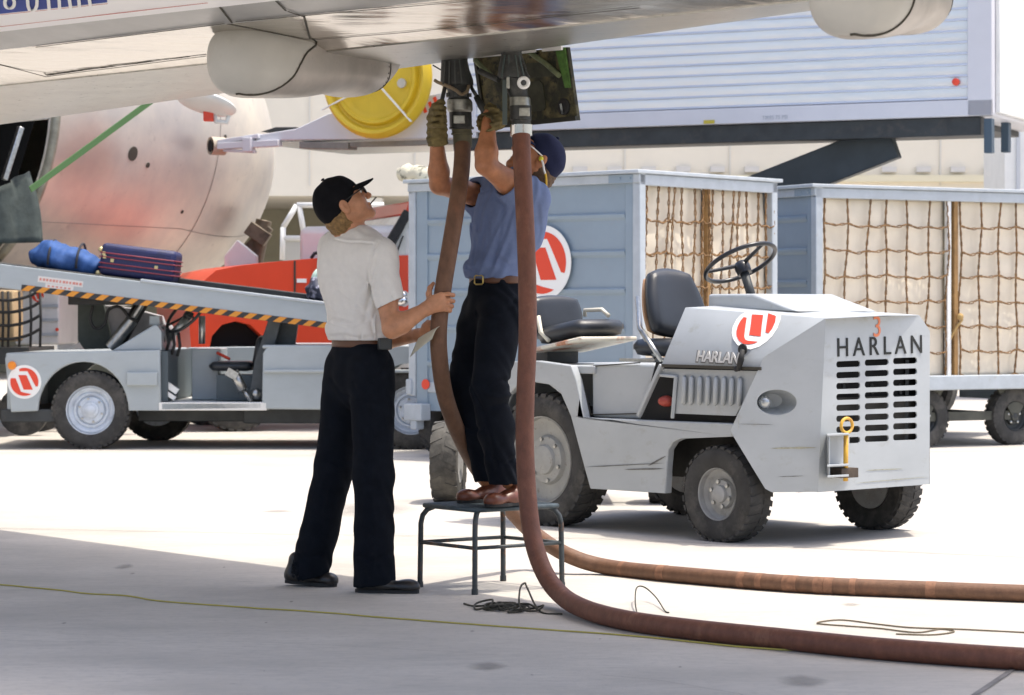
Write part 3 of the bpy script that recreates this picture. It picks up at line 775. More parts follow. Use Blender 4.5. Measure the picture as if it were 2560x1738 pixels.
# far wall and back wall of the nose so that no light leaks through
mb = MB(); mb.prism([mirN(T1b), mirN(APb), mirN(HW), mirN(kt(1690, 1050, -.02))], K.v*.01); mb.build('far_side_panel', M_tug, tug)
# louvred engine side panel
mb = MB(); lp = [kt(*p, -.022) for p in ((1656, 922), (1901, 928), (1838, 1040), (1688, 1034), (1693, 945), (1650, 940))]
mb.prism(lp, K.v*-.012); lou = mb.build('louvre_panel', M_tug, tug)
for i, x in enumerate((851, 886, 928, 968, 1007, 1046, 1085, 1125)):
    t_ = (1280+x*.507, 560+(750+8*i/7)*.507); b_ = (1280+(x-5)*.507, 560+(888+6*i/7)*.507)
    mb = MB(); mb.tube([kt(*t_, -.02), kt(t_[0]-.3, t_[1]+6, -.006), kt((t_[0]+b_[0])/2, (t_[1]+b_[1])/2, -.003), kt(b_[0], b_[1]-4, -.006), kt(*b_, -.022)], [.006, .013, .014, .013, .006], 10)
    mb.build('louvre', M_tug, lou)
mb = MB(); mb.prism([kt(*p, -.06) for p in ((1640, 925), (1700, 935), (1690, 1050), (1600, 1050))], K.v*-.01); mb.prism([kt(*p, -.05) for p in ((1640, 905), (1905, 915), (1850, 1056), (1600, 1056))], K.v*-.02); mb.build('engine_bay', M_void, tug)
mb = MB(); mb.bar(kt(1655, 912, -.012), kt(1597, 1040, -.012), .03, .02); mb.bar(kt(1690, 940, -.012), kt(1681, 1046, -.012), .02, .02); mb.bar(kt(1650, 938, -.012), kt(1692, 942, -.012), .016, .016); mb.build('side_frame', M_tug, tug, bevel=.004)
mb = MB(); mb.bar(kt(1655, 914, -.008), kt(1902, 922, -.008), .012, .016); mb.build('hood_gap', M_seam, hood)
mb = MB(); mb.ball(kt(1668, 1003, -.05), (.05, .05, .03)); mb.build('oil_filter', mat('filter_red', (.35, .05, .03), .5), tug)
mb = MB(); mb.tube([kt(1857, 875, .01), kt(1852, 900, .03), kt(1846, 925, .01)], [.012, .017, .012], 8); mb.lathe([(.03, 0), (.03, .008), (0, .012)], kt(1858, 874, -.005), K.v, 14); mb.ball(kt(1841, 922, .01), .016); mb.build('hood_latch', M_black, hood)
# logo on the sloped facet
nf = (AP-T1).cross(T2-T1).normalized(); nf = nf if nf.y < 0 else -nf
def onfac(px, py):
    d = V(((px-1280)/FPX, 1, -(py-HZ)/FPX)); c = V((0, 0, CAMH)); t = (AP-c).dot(nf)/d.dot(nf); return c+d*t+nf*.006
z3 = lambda x, y: onfac(1780+x/6.573, 740+y/6.573)
def lg(pts, nm, m, par, h): 
    mb = MB(); mb.prism([z3(*p)+nf*h for p in pts], nf*-.0015); return mb.build(nm, m, par)
wd = lg([(545, 285), (700, 268), (900, 268), (1145, 298), (1130, 400), (1080, 540), (1000, 665), (900, 765), (780, 845), (640, 890), (520, 875), (420, 810), (355, 720), (332, 620), (350, 520), (410, 400), (470, 330)], 'emblem', M_logo_white, hood, 0)
lg([(530, 365), (582, 372), (560, 520), (540, 680), (560, 735), (600, 752), (765, 768), (690, 800), (600, 812), (520, 800), (450, 745), (415, 670), (412, 600), (435, 510), (480, 425)], 'emblem_red', M_logo_red, wd, .003)
lg([(668, 320), (852, 330), (830, 500), (812, 680), (720, 670), (622, 658), (650, 480)], 'emblem_red', M_logo_red, wd, .003)
lg([(935, 300), (1062, 345), (1050, 440), (1000, 550), (940, 628), (890, 612), (910, 470)], 'emblem_red', M_logo_red, wd, .003)
# cowl, steering wheel, seats
cw = [(1775, 768, -.36), (1799, 739, -.42), (1922, 733, -.62), (2014, 762, -.62)]
mb = MB(); z_ = zt
a_ = [K.loc(kt(*p)) for p in cw]
def cs(b): return [K.w(a_[0].x-.02, b, zt-.01), K.w(a_[1].x-.03, b, zt+.075), K.w(a_[1].x+.30, b, zt+.075), K.w(a_[1].x+.62, b, zt-.02)]
mb.loft([cs(-.36), cs(-1.0)]); mb.build('cowl', M_tug, tug, bevel=.015, seg=3)
hubp = kt(1851, 657, -.74); basep = kt(1888, 742, -.74)
ax = (hubp-basep).normalized(); ax = (V((0, 0, 1))*.86-K.u*.5).normalized()
mb = MB(); x_ = (K.v*-1).normalized(); x_ = (x_-ax*x_.dot(ax)).normalized(); y_ = ax.cross(x_)
RW = .205; mb.tube([hubp+x_*RW*math.cos(t)+y_*RW*math.sin(t) for t in [2*math.pi*i/40 for i in range(40)]], .0125, 10, closed=True)
for k in (.5, 2.6, 4.7): mb.tube([hubp-ax*.015, hubp+x_*RW*math.cos(k)+y_*RW*math.sin(k)], [.013, .009], 8)
mb.lathe([(0, .01), (.035, .0), (.045, -.03), (.04, -.07), (0, -.075)], hubp, ax, 20)
sw = mb.build('steering_wheel', mat('wheel_black', (.012, .013, .015), .3), tug, smooth=60)
mb = MB(); mb.tube([hubp-ax*.05, basep-V((0, 0, .06))], [.026, .024], 14); mb.build('steering_column', M_dark, sw)
M_seat = mat('black_vinyl', (.022, .025, .03), .38, var=.2, vscale=6, bump=.15, bscale=200)
def cushion(o, x, y, z, w_, h_, t_, m, parent, name, taper=0.0, r=.05, curve=0.0):
    """rounded slab: x width, y height, z thickness directions"""
    mb = MB(); n = 14; G_ = []
    for side in (1, -1):
        g_ = []
        for i in range(n+1):
            row = []
            for j in range(n+1):
                u, v = i/n*2-1, j/n*2-1
                # squircle map
                su = u*math.sqrt(1-v*v*.32); sv = v*math.sqrt(1-u*u*.32)
                e = 1-max(abs(u), abs(v))**6; wd_ = w_*(1-taper*(sv+1)/2)
                row.append(mb.bm.verts.new(o+x*(su*wd_/2)+y*(sv*h_/2)+z*(side*t_/2*(.25+.75*e**.5)+curve*(su*su))))
            g_.append(row)
        G_.append(g_)
        for i in range(n):
            for j in range(n):
                qd = (g_[i][j], g_[i+1][j], g_[i+1][j+1], g_[i][j+1]); mb.bm.faces.new(qd if side > 0 else qd[::-1])
    A, B = G_
    bd = [(i, 0) for i in range(n)]+[(n, j) for j in range(n)]+[(n-i, n) for i in range(n)]+[(0, n-j) for j in range(n)]
    for k in range(len(bd)):
        a, b = bd[k], bd[(k+1) % len(bd)]; mb.bm.faces.new((A[a[0]][a[1]], B[a[0]][a[1]], B[b[0]][b[1]], A[b[0]][b[1]]))
    return mb.build(name, m, parent, smooth=70)
up = V((0, 0, 1))
# driver's bucket seat
sb = -.62
bo = kt(1678, 758, sb); fz = (K.u*.96+up*.28).normalized(); sx = -K.v; sy = sx.cross(fz)*-1; sy = sy if sy.z > 0 else -sy
ds = cushion(bo, sx, sy, fz, .50, .40, .10, M_seat, tug, 'seat_back', .3, curve=.03)
cushion(bo-fz*.055, sx, sy, fz, .47, .36, .05, mat('tan_shell', (.42, .24, .13), .55), ds, 'seat_shell', .3, curve=.03)
cushion(kt(1692, 868, sb)+K.u*.02, sx, K.u, up, .48, .40, .10, M_seat, tug, 'seat_pan')
mb = MB(); mb.tube([kt(1594, 745, sb-.05), kt(1600, 820, sb+.2), kt(1640, 893, sb+.2)], .016, 8); mb.tube([kt(1605, 826, sb+.28), kt(1655, 905, sb+.28)], .014, 8); mb.fbox(K, K.loc(kt(1612, 895, sb)).x, K.loc(kt(1700, 895, sb)).x, sb-.2, sb+.2, zd+.012, zd+.03)
mb.build('seat_frame', M_steel, ds)
# rear passenger seat, tipped back
pb = -.42
uu = (K.u*.97-up*.0+up*.16).normalized(); vx = -K.v; nn = vx.cross(uu); nn = nn if nn.z > 0 else -nn
po = kt(1452, 838, pb)
ps = cushion(po+nn*.02, vx, uu, nn, .42, .44, .10, M_seat, tug, 'seat_pan')
mb = MB(); cc = po-nn*.055; mb.hexa([cc+vx*a*.22+uu*b*.23+nn*h for h in (-.012, .012) for a, b in ((-1, -1), (1, -1), (1, 1), (-1, 1))]); pan = mb.build('seat_base', mat('cream_pan', (.68, .63, .52), .5, dirt=(.42, .13, .04), dscale=5, dlo=.5, dhi=.62), ps, bevel=.008)
bb = kt(1385, 790, pb); fb = (K.u*.97-up*.1+up*.3).normalized(); sv = vx.cross(fb); sv = sv if sv.z > 0 else -sv
cushion(bb, vx, sv, fb, .42, .24, .11, M_seat, tug, 'seat_back')
mb = MB(); mb.tube([kt(1345, 790, pb+.2), kt(1352, 830, pb+.2), kt(1372, 852, pb+.2)], .013, 8); mb.tube([kt(1462, 792, pb-.05), kt(1462, 776, pb-.05), kt(1505, 774, pb-.05), kt(1522, 790, pb-.05)], .012, 8); mb.build('arm_rest', mat('cream_tube', (.66, .62, .5), .45), ps)
mb = MB(); mb.fbox(K, K.loc(kt(1350, 895, pb)).x, K.loc(kt(1402, 895, pb)).x, pb-.14, pb+.1, zd-.005, zd+.085); mb.build('seat_pedestal', M_dark, ps, bevel=.006)
# tow pin and jaw
mb = MB(); HH = K.u*.0
hx = lambda px, py, h: onf(px, py, h)
j0 = [hx(*p, .001) for p in ((2066, 1086), (2122, 1086), (2122, 1198), (2078, 1198), (2066, 1180))]
mb.prism(j0, K.u*.006)
mb.prism([hx(2066, 1088, 0), hx(2066, 1180, 0), hx(2072, 1196, .09), hx(2072, 1090, .1)], -K.v*.008)
for y0 in (1088, 1165, 1192): mb.hexa([hx(2068, y0+3, 0), hx(2122, y0, 0), hx(2122, y0, .11), hx(2068, y0+3, .11), hx(2068, y0-3, 0), hx(2122, y0-6, 0), hx(2122, y0-6, .11), hx(2068, y0-3, .11)])
hitch = mb.build('tow_jaw', M_tug, front, bevel=.003)
mb = MB()
jr = [hx(2078, 1170, .02), hx(2120, 1168, .02), hx(2120, 1192, .02), hx(2078, 1194, .02)]; mb.prism(jr, K.u*.07); mb.build('jaw_block', mat('rusty_iron', (.07, .05, .035), .7, var=.4, vscale=20), hitch)
M_pin = mat('yellow_pin', (.70, .40, .05), .5, dirt=(.35, .16, .05), dscale=20, dlo=.5, dhi=.7)
pc = hx(2117, 1064, .075); mb = MB(); mb.tube([pc+(-K.v)*.043*math.cos(t)+up*.037*math.sin(t) for t in [2*math.pi*i/24 for i in range(24)]], .0085, 8, closed=True); mb.tube([hx(2115, 1082, .075), hx(2114, 1203, .075)], .0125, 10); mb.build('tow_pin', M_pin, hitch)
# scrapes and stains on the bodywork
M_rustm = mat('rub_mark', (.33, .32, .24), .8, var=.3, vscale=40)
def scrape(p0, p1, w_, m, par, pl_):
    n = 9; mb = MB(); A = V(pl_(*p0)); B = V(pl_(*p1)); top = []; bot = []
    for i in range(n):
        t = i/(n-1); c = A.lerp(B, t); k = w_*(1-(2*t-1)**4)*(.55+.6*abs(noise.noise(V((i*1.7, p0[0], 0))))); top.append(c+up*k/2); bot.append(c-up*k/2)
    n_ = (B-A).cross(up).normalized(); n_ = n_ if n_.y < 0 else -n_
    mb.prism(top+bot[::-1], n_*.0012); mb.build('scuff', m, par)
side = lambda x, y: kt(x, y, -.002)
M_scuff = mat('black_scuff', (.13, .13, .12), .8, var=.4, vscale=60)
scrape((1462, 1168), (1662, 1158), .007, M_scuff, body, side); scrape((1560, 1174), (1660, 1172), .012, M_scuff, body, side); scrape((1620, 1165), (1665, 1140), .014, M_scuff, body, side)
chp = lambda x, y: onch(x, y)+nch*.001
scrape((1925, 1121), (2042, 1119), .013, M_rustm, ck, chp); scrape((1945, 1192), (2010, 1190), .004, M_scuff, ck, chp); scrape((1850, 1060), (1935, 1062), .0025, M_scuff, ck, chp); scrape((1848, 1030), (1846, 1072), .004, M_rustm, ck, chp)
fp_ = lambda x, y: onf(x, y, .001)
scrape((2165, 1176), (2258, 1172), .006, M_rustm, front, fp_); scrape((2140, 1208), (2320, 1192), .004, M_rustm, front, fp_)
# wheels
def wheel(c, R, w_, axis, parent, rimR, rimm, lugs=28, out=1.0, tread='block', mt=None, bolts=6, deep=.05):
    """axis points out of the visible face; c is the hub centre in the tyre's middle plane"""
    ax = V(axis).normalized(); h = w_/2; mb = MB()
    mb.lathe([(rimR*1.0, h*.86), (rimR*1.04, h*.92), (rimR*1.02, h*.5), (rimR*.94, h*.40), (rimR*.86, h-deep-.01), (rimR*.60, h-deep-.012), (rimR*.55, h-deep+.012), (rimR*.36, h-deep+.016), (rimR*.33, h-deep+.034), (rimR*.2, h-deep+.04), (0, h-deep+.042)], c, ax, 40)
    mb.lathe([(rimR, h*.9), (rimR, -h*.9), (rimR*.3, -h*.7), (0, -h*.7)], c, ax, 32)
    ref = V((0, 0, 1)); y = ax.cross(ref).normalized(); z = y.cross(ax)
    rw = mb.build('wheel', rimm, parent, smooth=35)
    mb = MB()
    for k in range(bolts):
        t = 2*math.pi*k/bolts+.3; p = c+ax*(h-deep+.012)+(y*math.cos(t)+z*math.sin(t))*rimR*.5; mb.lathe([(.012, 0), (.012, .014), (0, .017)], p, ax, 6)
    mb.build('wheel_nuts', M_steel, rw)
    mb = MB()
    mb.lathe([(rimR*1.0, h*.78), (rimR*1.07, h*.93), (rimR*1.16, h*.98), ((R+rimR)/2, h*1.03), (R*.9, h*1.0), (R*.955, h*.9), (R*.985, h*.7), (R, h*.3), (R, -h*.3), (R*.985, -h*.7), (R*.955, -h*.9), (R*.9, -h), (rimR*1.1, -h*.95), (rimR, -h*.78)], c, ax, 64)
    for k in range(lugs):
        for sd, ph in ((1, 0), (-1, .5)):
            t = 2*math.pi*(k+ph)/lugs; dt = 2*math.pi/lugs*.31
            def pt(tt, r, hh): return c+ax*hh+(y*math.cos(tt)+z*math.sin(tt))*r
            sk = .35*2*math.pi/lugs
            lo_, hi_ = (h*.12*sd, h*.99*sd)
            r0, r1 = R*.94, R*1.018
            pts = [pt(t-dt, r0, lo_), pt(t+dt, r0, lo_), pt(t+dt+sk, r0, hi_), pt(t-dt+sk, r0, hi_), pt(t-dt, r1, lo_), pt(t+dt, r1, lo_), pt(t+dt+sk, r1*.975, hi_), pt(t-dt+sk, r1*.975, hi_)]
            mb.hexa(pts)
    mb.build('tyre', mt or M_tyre, rw, smooth=30)
    return rw
M_rim = mat('rim_grey', (.33, .33, .32), .5, var=.15, vscale=15, dirt=(.2, .18, .15), dscale=12)
RF, WF = .252, .165; RR = .372; WR = .2
wheel(K.w(0, -WF/2, RF-.004), RF, WF, K.v, tug, .132, M_rim, 30)
wheel(K.w(0, BC*2+WF/2, RF-.004), RF, WF, -K.v, tug, .132, M_rim, 30)
cr = kt(1351, 1148, -.01); lc = K.loc(cr)
wheel(K.w(lc.x, -WR/2-.01, RR-.004), RR, WR, K.v, tug, .235, mat('rim_dirty', (.33, .33, .31), .5, var=.15, vscale=8, dirt=(.15, .12, .08), dscale=16, dlo=.58, dhi=.74), 36)
wheel(K.w(lc.x, BC*2+WR/2+.01, RR-.004), RR, WR, -K.v, tug, .235, M_rim, 36)
# ---------------------------------------------------------------- baggage carts
M_tarp = mat('white_tarp', (.78, .70, .56), .85, var=.08, vscale=4, bump=.25, bscale=9)
M_chain = mat('rusty_chain', (.20, .11, .042), .8, var=.5, vscale=25)
M_rustpole = mat('rusty_pole', (.30, .17, .06), .7, var=.35, vscale=9)
def chain(mb, pts, r=.0062, ln=.042):
    """rows of oval links along a polyline"""
    pts = [V(p) for p in pts]; acc = 0; k = 0
    seg = [(a, b) for a, b in zip(pts, pts[1:])]
    for a, b in seg:
        d = b-a; L_ = d.length; d = d.normalized(); n_ = max(1, int(L_/ln))
        ref = V((0, 0, 1)) if abs(d.z) < .8 else V((1, 0, 0)); s1 = d.cross(ref).normalized(); s2 = d.cross(s1)
        for i in range(n_):
            c = a+d*(L_*(i+.5)/n_); s = (s1 if k % 2 else s2); s_o = s1 if k % 2 else s1*.8+s2*.6; k += 1
            w_ = .013
            q = [c+d*(ln*.66)*math.cos(t)+s_o*w_*math.sin(t) for t in [2*math.pi*j/7 for j in range(7)]]
            mb.tube(q, r, 4, closed=True)
def net(F, a0, a1, z0, z1, da, dz, parent, b=.0, sag=.025, seed=0, skew=0.0):
    mb = MB(); rnd = random.Random(seed); na = int(round((a1-a0)/da)); nz_ = int(round((z1-z0)/dz))
    P_ = lambda i, j: F.w(a0+(a1-a0)*i/na+skew*(1-j/nz_)*(.3+.7*math.sin(i*.9)**2)+.012*math.sin(i*2.3+j*1.7+seed), b+.01*math.sin(i+j), z1-(z1-z0)*j/nz_+(.012*math.sin(i*1.9+seed*2+j) if j else 0))
    for i in range(na+1): chain(mb, [P_(i, j) for j in range(nz_+1)])
    for j in range(1, nz_+1):
        for i in range(na):
            A, B = P_(i, j), P_(i+1, j); chain(mb, [A, (A+B)/2-V((0, 0, sag*(.6+.6*rnd.random()))), B])
    return mb.build('chain_net', M_chain, parent)
def tarp(F, a0, a1, z0, z1, parent, b=-.07, seed=0):
    mb = MB(); n, m = 36, 40; g_ = []
    for i in range(n+1):
        r_ = []
        for j in range(m+1):
            u, v = i/n, j/m; a = a0+(a1-a0)*u; c = z1-(z1-z0)*v
            d = .014*noise.noise(V((a*3.2+seed*9, c*2.1, seed)))+.006*math.sin(a*17+2.2*noise.noise(V((a*2, c*2, seed)))*2+seed)*(.3+v)+.007*math.sin(c*11+a*2.5+seed)
            d += .02*(1-abs(2*u-1))
            r_.append(mb.bm.verts.new(F.w(a, b+d, c)))
        g_.append(r_)
    for i in range(n):
        for j in range(m):
            f = mb.bm.faces.new((g_[i][j], g_[i+1][j], g_[i+1][j+1], g_[i][j+1])); f.smooth = True
    return mb.build('tarp', M_tarp, parent, solid=.004, recalc=False)
def cart(corner, upan, wpan, wnet, label, ZT, ribs, posts, netargs, px_wheels, ends):
    FP_ = Frame(corner, upan); fn = V((-FP_.v.x, -FP_.v.y, 0)); FN = Frame(corner, (fn.x, fn.y))
    root = thing('baggage_cart', FP_.w(wpan/2, -wnet/2, 0), label, 'baggage cart', 'baggage carts behind the tractor')
    zb = .62
    mb = MB(); mb.fbox(FP_, .07, wpan-.07, -.05, -.03, .38, ZT-.07)
    mb.fbox(FP_, .07, wpan-.07, -wnet+.03, -wnet+.05, .38, ZT-.07)
    pan = mb.build('end_panel', M_cart, root)
    for z in ribs:
        mb = MB(); mb.loft([[FP_.w(a, -.032, z-.045), FP_.w(a, -.012, z-.02), FP_.w(a, -.008, z+.004), FP_.w(a, -.016, z+.014), FP_.w(a, -.032, z+.018)] for a in (.16, wpan-.2)]); mb.build('rib', M_cart, pan)
    mb = MB()
    for a in (0, wpan-.075):
        for b in (0, -wnet+.075): mb.fbox(FP_, a, a+.075, b-.075, b, .5, ZT-.02)
    mb.build('corner_post', M_galv, root, bevel=.008)
    mb = MB(); mb.fbox(FP_, wpan-.2, wpan-.078, -.04, -.014, .38, ZT-.09); mb.fbox(FP_, .078, .16, -.04, -.016, .38, ZT-.09); mb.build('panel_stile', M_cart, pan, bevel=.006)
    mb = MB(); mb.fbox(FP_, -.02, wpan+.02, -wnet-.05, .05, ZT-.03, ZT); mb.fbox(FP_, .0, wpan, -.06, .012, ZT-.1, ZT-.032); mb.fbox(FP_, .0, .05, -wnet, -.0, ZT-.12, ZT-.032); mb.fbox(FP_, wpan-.05, wpan, -wnet, 0, ZT-.12, ZT-.032)
    roof = mb.build('roof', M_galv, root, bevel=.006)
    mb = MB()
    for a in (.09, .19): mb.lathe([(.012, 0), (.012, .01), (0, .013)], FP_.w(a, .013, ZT-.066), FP_.v, 8)
    mb.fbox(FP_, .06, .3, .012, .016, ZT-.1, ZT-.035); mb.build('corner_bracket', M_cart, roof)
    mb = MB(); mb.fbox(FP_, .02, wpan-.02, -wnet+.02, -.02, zb-.09, zb); mb.fbox(FP_, -.015, .045, -wnet-.02, .02, zb-.11, zb+.02); mb.fbox(FP_, wpan-.045, wpan+.015, -wnet-.02, .02, zb-.11, zb+.02); deck = mb.build('deck', M_galv, root, bevel=.01)
    for p, m_ in posts:
        mb = MB(); mb.fbox(FN, p-.022, p+.022, -.06, -.016, zb, ZT-.1); mb.build('door_post', m_, root, bevel=.005)
    for a0, a1, sd in ends: tarp(FN, a0, a1, zb+.01, ZT-.1, root, -.09, sd)
    for a0, a1, da, dz, sd, sk in netargs: net(FN, a0, a1, zb+.02, ZT-.12, da, dz, root, -.02, seed=sd, skew=sk)
    for a, b in px_wheels:
        wheel(FN.w(a, b, .26), .262, .14, FN.v, root, .13, M_dark, 30, bolts=5)
    mb = MB()
    aa = sorted(set(a for a, b in px_wheels))
    if len(aa) > 1:
        mb.bar(FN.w(aa[0], -.14, .27), FN.w(aa[-1], -.14, .27), .05, .08)
        for a in aa:
            mb.prism([FN.w(a-.22, -.1, .53), FN.w(a+.22, -.1, .53), FN.w(a+.03, -.1, .26), FN.w(a-.03, -.1, .26)], FN.v*-.02)
        for a in aa: mb.bar(FN.w(a, -.1, .26), FN.w(a, -wpan+.1, .26), .06, .06)
    mb.build('axle_frame', mat('axle_grime', (.07, .07, .055), .7, var=.3), root)
    return root, FP_, FN, pan
c1r, C1, N1, pan1 = cart((.99, 20.1), (-.76, .65), 2.44, 1.86, 'blue grey baggage cart with round red emblem on its panel, behind the tractor seats', 2.3,
    (1.955, 1.665, 1.37, 1.07, .78), [(.925, M_rustpole)], [(.07, .9, .118, .25, 1, .09), (.95, 1.8, .118, .25, 2, .06)], [(.3, -.16), (1.5, -.16), (.3, -2.3), (1.5, -2.3)], [(.06, .91, 1), (.93, 1.8, 2)])
n1 = C1.v
lo = C1.tp(1355, 657, .004)
logo(pan1, lo, .30, -C1.u, (0, 0, 1), n1, off=.0, sx=1.0)
mb = MB(); mb.lathe([(.042, 0), (.042, .01), (0, .012)], C1.tp(1065, 961, -.012), C1.v, 20); mb.build('reflector', M_logo_red, pan1)
mb = MB(); q = C1.tp(1043, 1030, .03); mb.box(q, (.2, .12, .14), C1.mat()); mb.box(q+V((0, 0, -.1)), (.07, .1, .09), C1.mat()); mb.build('coupling_box', M_galv, c1r, bevel=.01)
# rolled tarpaulin on the roof
rt = MB(); a = C1.tp(1000, 436, -.25); b_ = C1.tp(1085, 440, -.25); rt.tube([a+V((.02*math.sin(i), 0, .012*math.sin(i*2.1))) + (b_-a)*(i/6) for i in range(7)], [.055, .085, .07, .088, .075, .085, .06], 14)
rt = rt.build('rolled_tarp', mat('camouflage_cloth', (.62, .58, .44), .9, var=.1, col2=(.14, .14, .11), lo=.5, hi=.62, vscale=14, bump=.5, bscale=30), None, smooth=60)
tag(rt, 'rolled mottled tarpaulin lying on the corner of the cart roof', 'tarpaulin')
c2r, C2, N2, pan2 = cart((2.607, 22.3), (-.482, .876), 1.7, 2.9, 'long baggage cart behind the tractor nose, two netted tarpaulin bays facing right', 2.3,
    (2.02, 1.74, 1.46, 1.18, .9), [(1.452, M_white), (1.53, M_rustpole)], [(.09, 1.41, .22, .235, 3, .05), (1.57, 2.84, .22, .235, 4, .03)], [(1.25, -.16), (2.27, -.16), (1.25, -1.5), (2.27, -1.5)], [(.09, 1.44, 3), (1.55, 2.84, 4)])
mb = MB(); q = N2.tp(2400, 800, .0); mb.tube([q+V((0, 0, .05)), q+N2.v*.03, q+V((-.03, 0, -.06)), q+V((-.1, 0, -.2))], .012, 6); mb.ball(q+V((.0, -.02, .03)), .03); mb.build('tie_knot', mat('frayed_rope', (.45, .30, .12), .9), c2r)
# low trailer between tractor and loader: only a tyre shows
tl = thing('dolly', (-.1, 16.6, 0), 'low dolly with one coarse treaded tyre showing left of the stool worker\'s legs', 'dolly')
tc = P(1121, 1146, 16.35); tc.z = .252
wheel(tc, .256, .17, (-1, .12, 0), tl, .13, M_rim, 16, bolts=5, mt=mat('dusty_tyre', (.045, .043, .038), .85, var=.3, vscale=12, dirt=(.12, .112, .095), dscale=7, dlo=.4, dhi=.7))
wheel(V((.95, 16.3, .252)), .256, .17, (1, -.12, 0), tl, .13, M_rim, 16, bolts=5)
mb = MB(); mb.bar((-.3, 16.4, .26), (.85, 16.28, .26), .06, .06); mb.box((.3, 16.6, .42), (.9, 1.1, .06)); mb.box((.3, 16.35, .33), (.3, .2, .14)); mb.build('frame', M_dark, tl, bevel=.006)
# ---------------------------------------------------------------- belt loader
Lo = Frame((-3.683, 22.7), (1, -.012)); lt = Lo.tp
ld = thing('belt_loader', Lo.w(1.3, -.9, 0), 'grey belt loader with hazard striped sloping conveyor carrying bags to the airliner', 'belt loader')
arch = [(208+113*math.cos(t), 1028-123*math.sin(t)) for t in [math.pi*(1-i/18) for i in range(19)]]
arch2 = [(1030+113*math.cos(t), 1026-118*math.sin(t)) for t in [math.pi*(1-i/18) for i in range(19)]]
oc = [(27, 1031), (18, 960), (12, 897), (16, 887), (26, 882), (400, 875), (402, 1006), (655, 1006), (657, 884), (664, 872), (680, 866), (1160, 862), (1160, 1020)]
out = oc+arch2[::-1]+[(700, 1022), (325, 1027)]+arch[::-1]
WB = 1.75
fr_p = [(27, 1031), (18, 960), (12, 897), (16, 887), (26, 882), (400, 875), (402, 1027), (325, 1027)]+arch[::-1]
re_p = [(655, 1023), (655, 1006), (657, 884), (664, 872), (680, 866), (1160, 862), (1160, 1020)]+arch2[::-1]
si_p = [(402, 1006), (655, 1006), (655, 1023), (402, 1027)]
mb = MB()
for q_ in (fr_p, re_p, si_p):
    mb.prism([lt(x, y) for x, y in q_], Lo.v*-.05); mb.prism([lt(x, y)-Lo.v*WB for x, y in q_], Lo.v*.05)
mb.prism([lt(x, y)-Lo.v*WB for x, y in ((402, 875), (655, 872), (655, 1006), (402, 1006))], Lo.v*.05)
lb = mb.build('body', M_gray, ld, bevel=.012)
A = lambda px, py: Lo.loc(lt(px, py))
mb = MB(); f0, f1, f2 = A(14, 886), A(400, 878), A(655, 866)
mb.fbox(Lo, f0.x, f1.x, -WB, -.0, f0.z-.02, f0.z+.012); mb.fbox(Lo, f2.x, A(1160, 862).x, -WB, -.0, A(680, 866).z-.02, A(680, 866).z+.012); mb.fbox(Lo, f0.x, f0.x+.05, -WB, -.05, A(14, 1028).z, f0.z-.03)
mb.build('top_deck', M_gray, lb, bevel=.025, seg=3)
mb = MB(); mb.fbox(Lo, f1.x-.02, f2.x+.04, -WB, -.0, A(500, 1012).z-.05, A(500, 1012).z+.02); mb.build('floor', M_white, lb, bevel=.005)
mb = MB(); mb.fbox(Lo, A(660, 925).x, A(1160, 925).x, -.02, .035, A(660, 932).z, A(660, 924).z); mb.fbox(Lo, A(318, 965).x, A(395, 965).x, -.02, .04, A(318, 964).z, A(318, 931).z); mb.build('side_moulding', M_gray, lb, bevel=.008)
mb = MB(); mb.fbox(Lo, A(0, 1040).x, A(140, 1040).x, -WB, -.03, A(0, 1056).z, A(0, 1024).z); mb.fbox(Lo, A(330, 1040).x, A(1160, 1040).x, -1.3, -.35, A(330, 1058).z, A(330, 1020).z); mb.fbox(Lo, A(600, 1060).x, A(830, 1060).x, -.6, -.25, A(600, 1062).z, A(600, 1022).z)
mb.build('chassis', M_dark, ld, bevel=.01)
mb = MB(); q = [(278, 878), (385, 812), (392, 812), (404, 830), (404, 878)]; mb.prism([lt(x, y, -.06) for x, y in q], Lo.v*-.9); mb.build('dash_cowl', M_gray, lb, bevel=.012)
mb = MB(); mb.box(lt(390, 801, -.3), (.09, .2, .08)); mb.fbox(Lo, A(458, 900).x, A(527, 900).x, -1.2, -.55, A(500, 1005).z, A(500, 874).z); mb.build('console', M_gray, lb, bevel=.008)
mb = MB(); mb.fbox(Lo, f1.x, f1.x+.06, -WB+.05, -.06, A(400, 1004).z, f1.z); mb.fbox(Lo, A(530, 900).x, A(640, 900).x, -1.0, -.3, A(530, 1004).z, A(530, 940).z); mb.build('footwell', mat('footwell_dark', (.07, .09, .10), .6), lb)
mb = MB()
for i, (x, y) in enumerate(((405, 832), (418, 838), (432, 842), (446, 846))): mb.tube([lt(x, y-14, -.25), lt(x+4, y+20, -.22), lt(x-3, y+44, -.25)], .014, 6)
mb.build('cable', M_black, lb)
mb = MB(); mb.box(lt(430, 970, -.12), (.12, .06, .05), Matrix.Rotation(.6, 3, 'Y')); mb.box(lt(425, 988, -.1), (.11, .06, .035), Matrix.Rotation(.6, 3, 'Y')); mb.tube([lt(402, 930, -.15), lt(425, 968, -.14)], .012, 6); mb.build('pedal', M_white, lb)
mb = MB(); mb.tube([lt(543, 882, -.5), lt(574, 898, -.45)], .014, 8); mb.build('brake_lever', M_logo_red, lb)
hub = lt(466, 783, -.45); ax = V((-.55, -.45, .62)).normalized(); x_ = V((.66, 0, -.62)).normalized(); x_ = (x_-ax*x_.dot(ax)).normalized(); y_ = ax.cross(x_)
mb = MB(); mb.tube([hub+x_*.22*math.cos(t)+y_*.22*math.sin(t) for t in [2*math.pi*i/36 for i in range(36)]], .014, 8, closed=True)
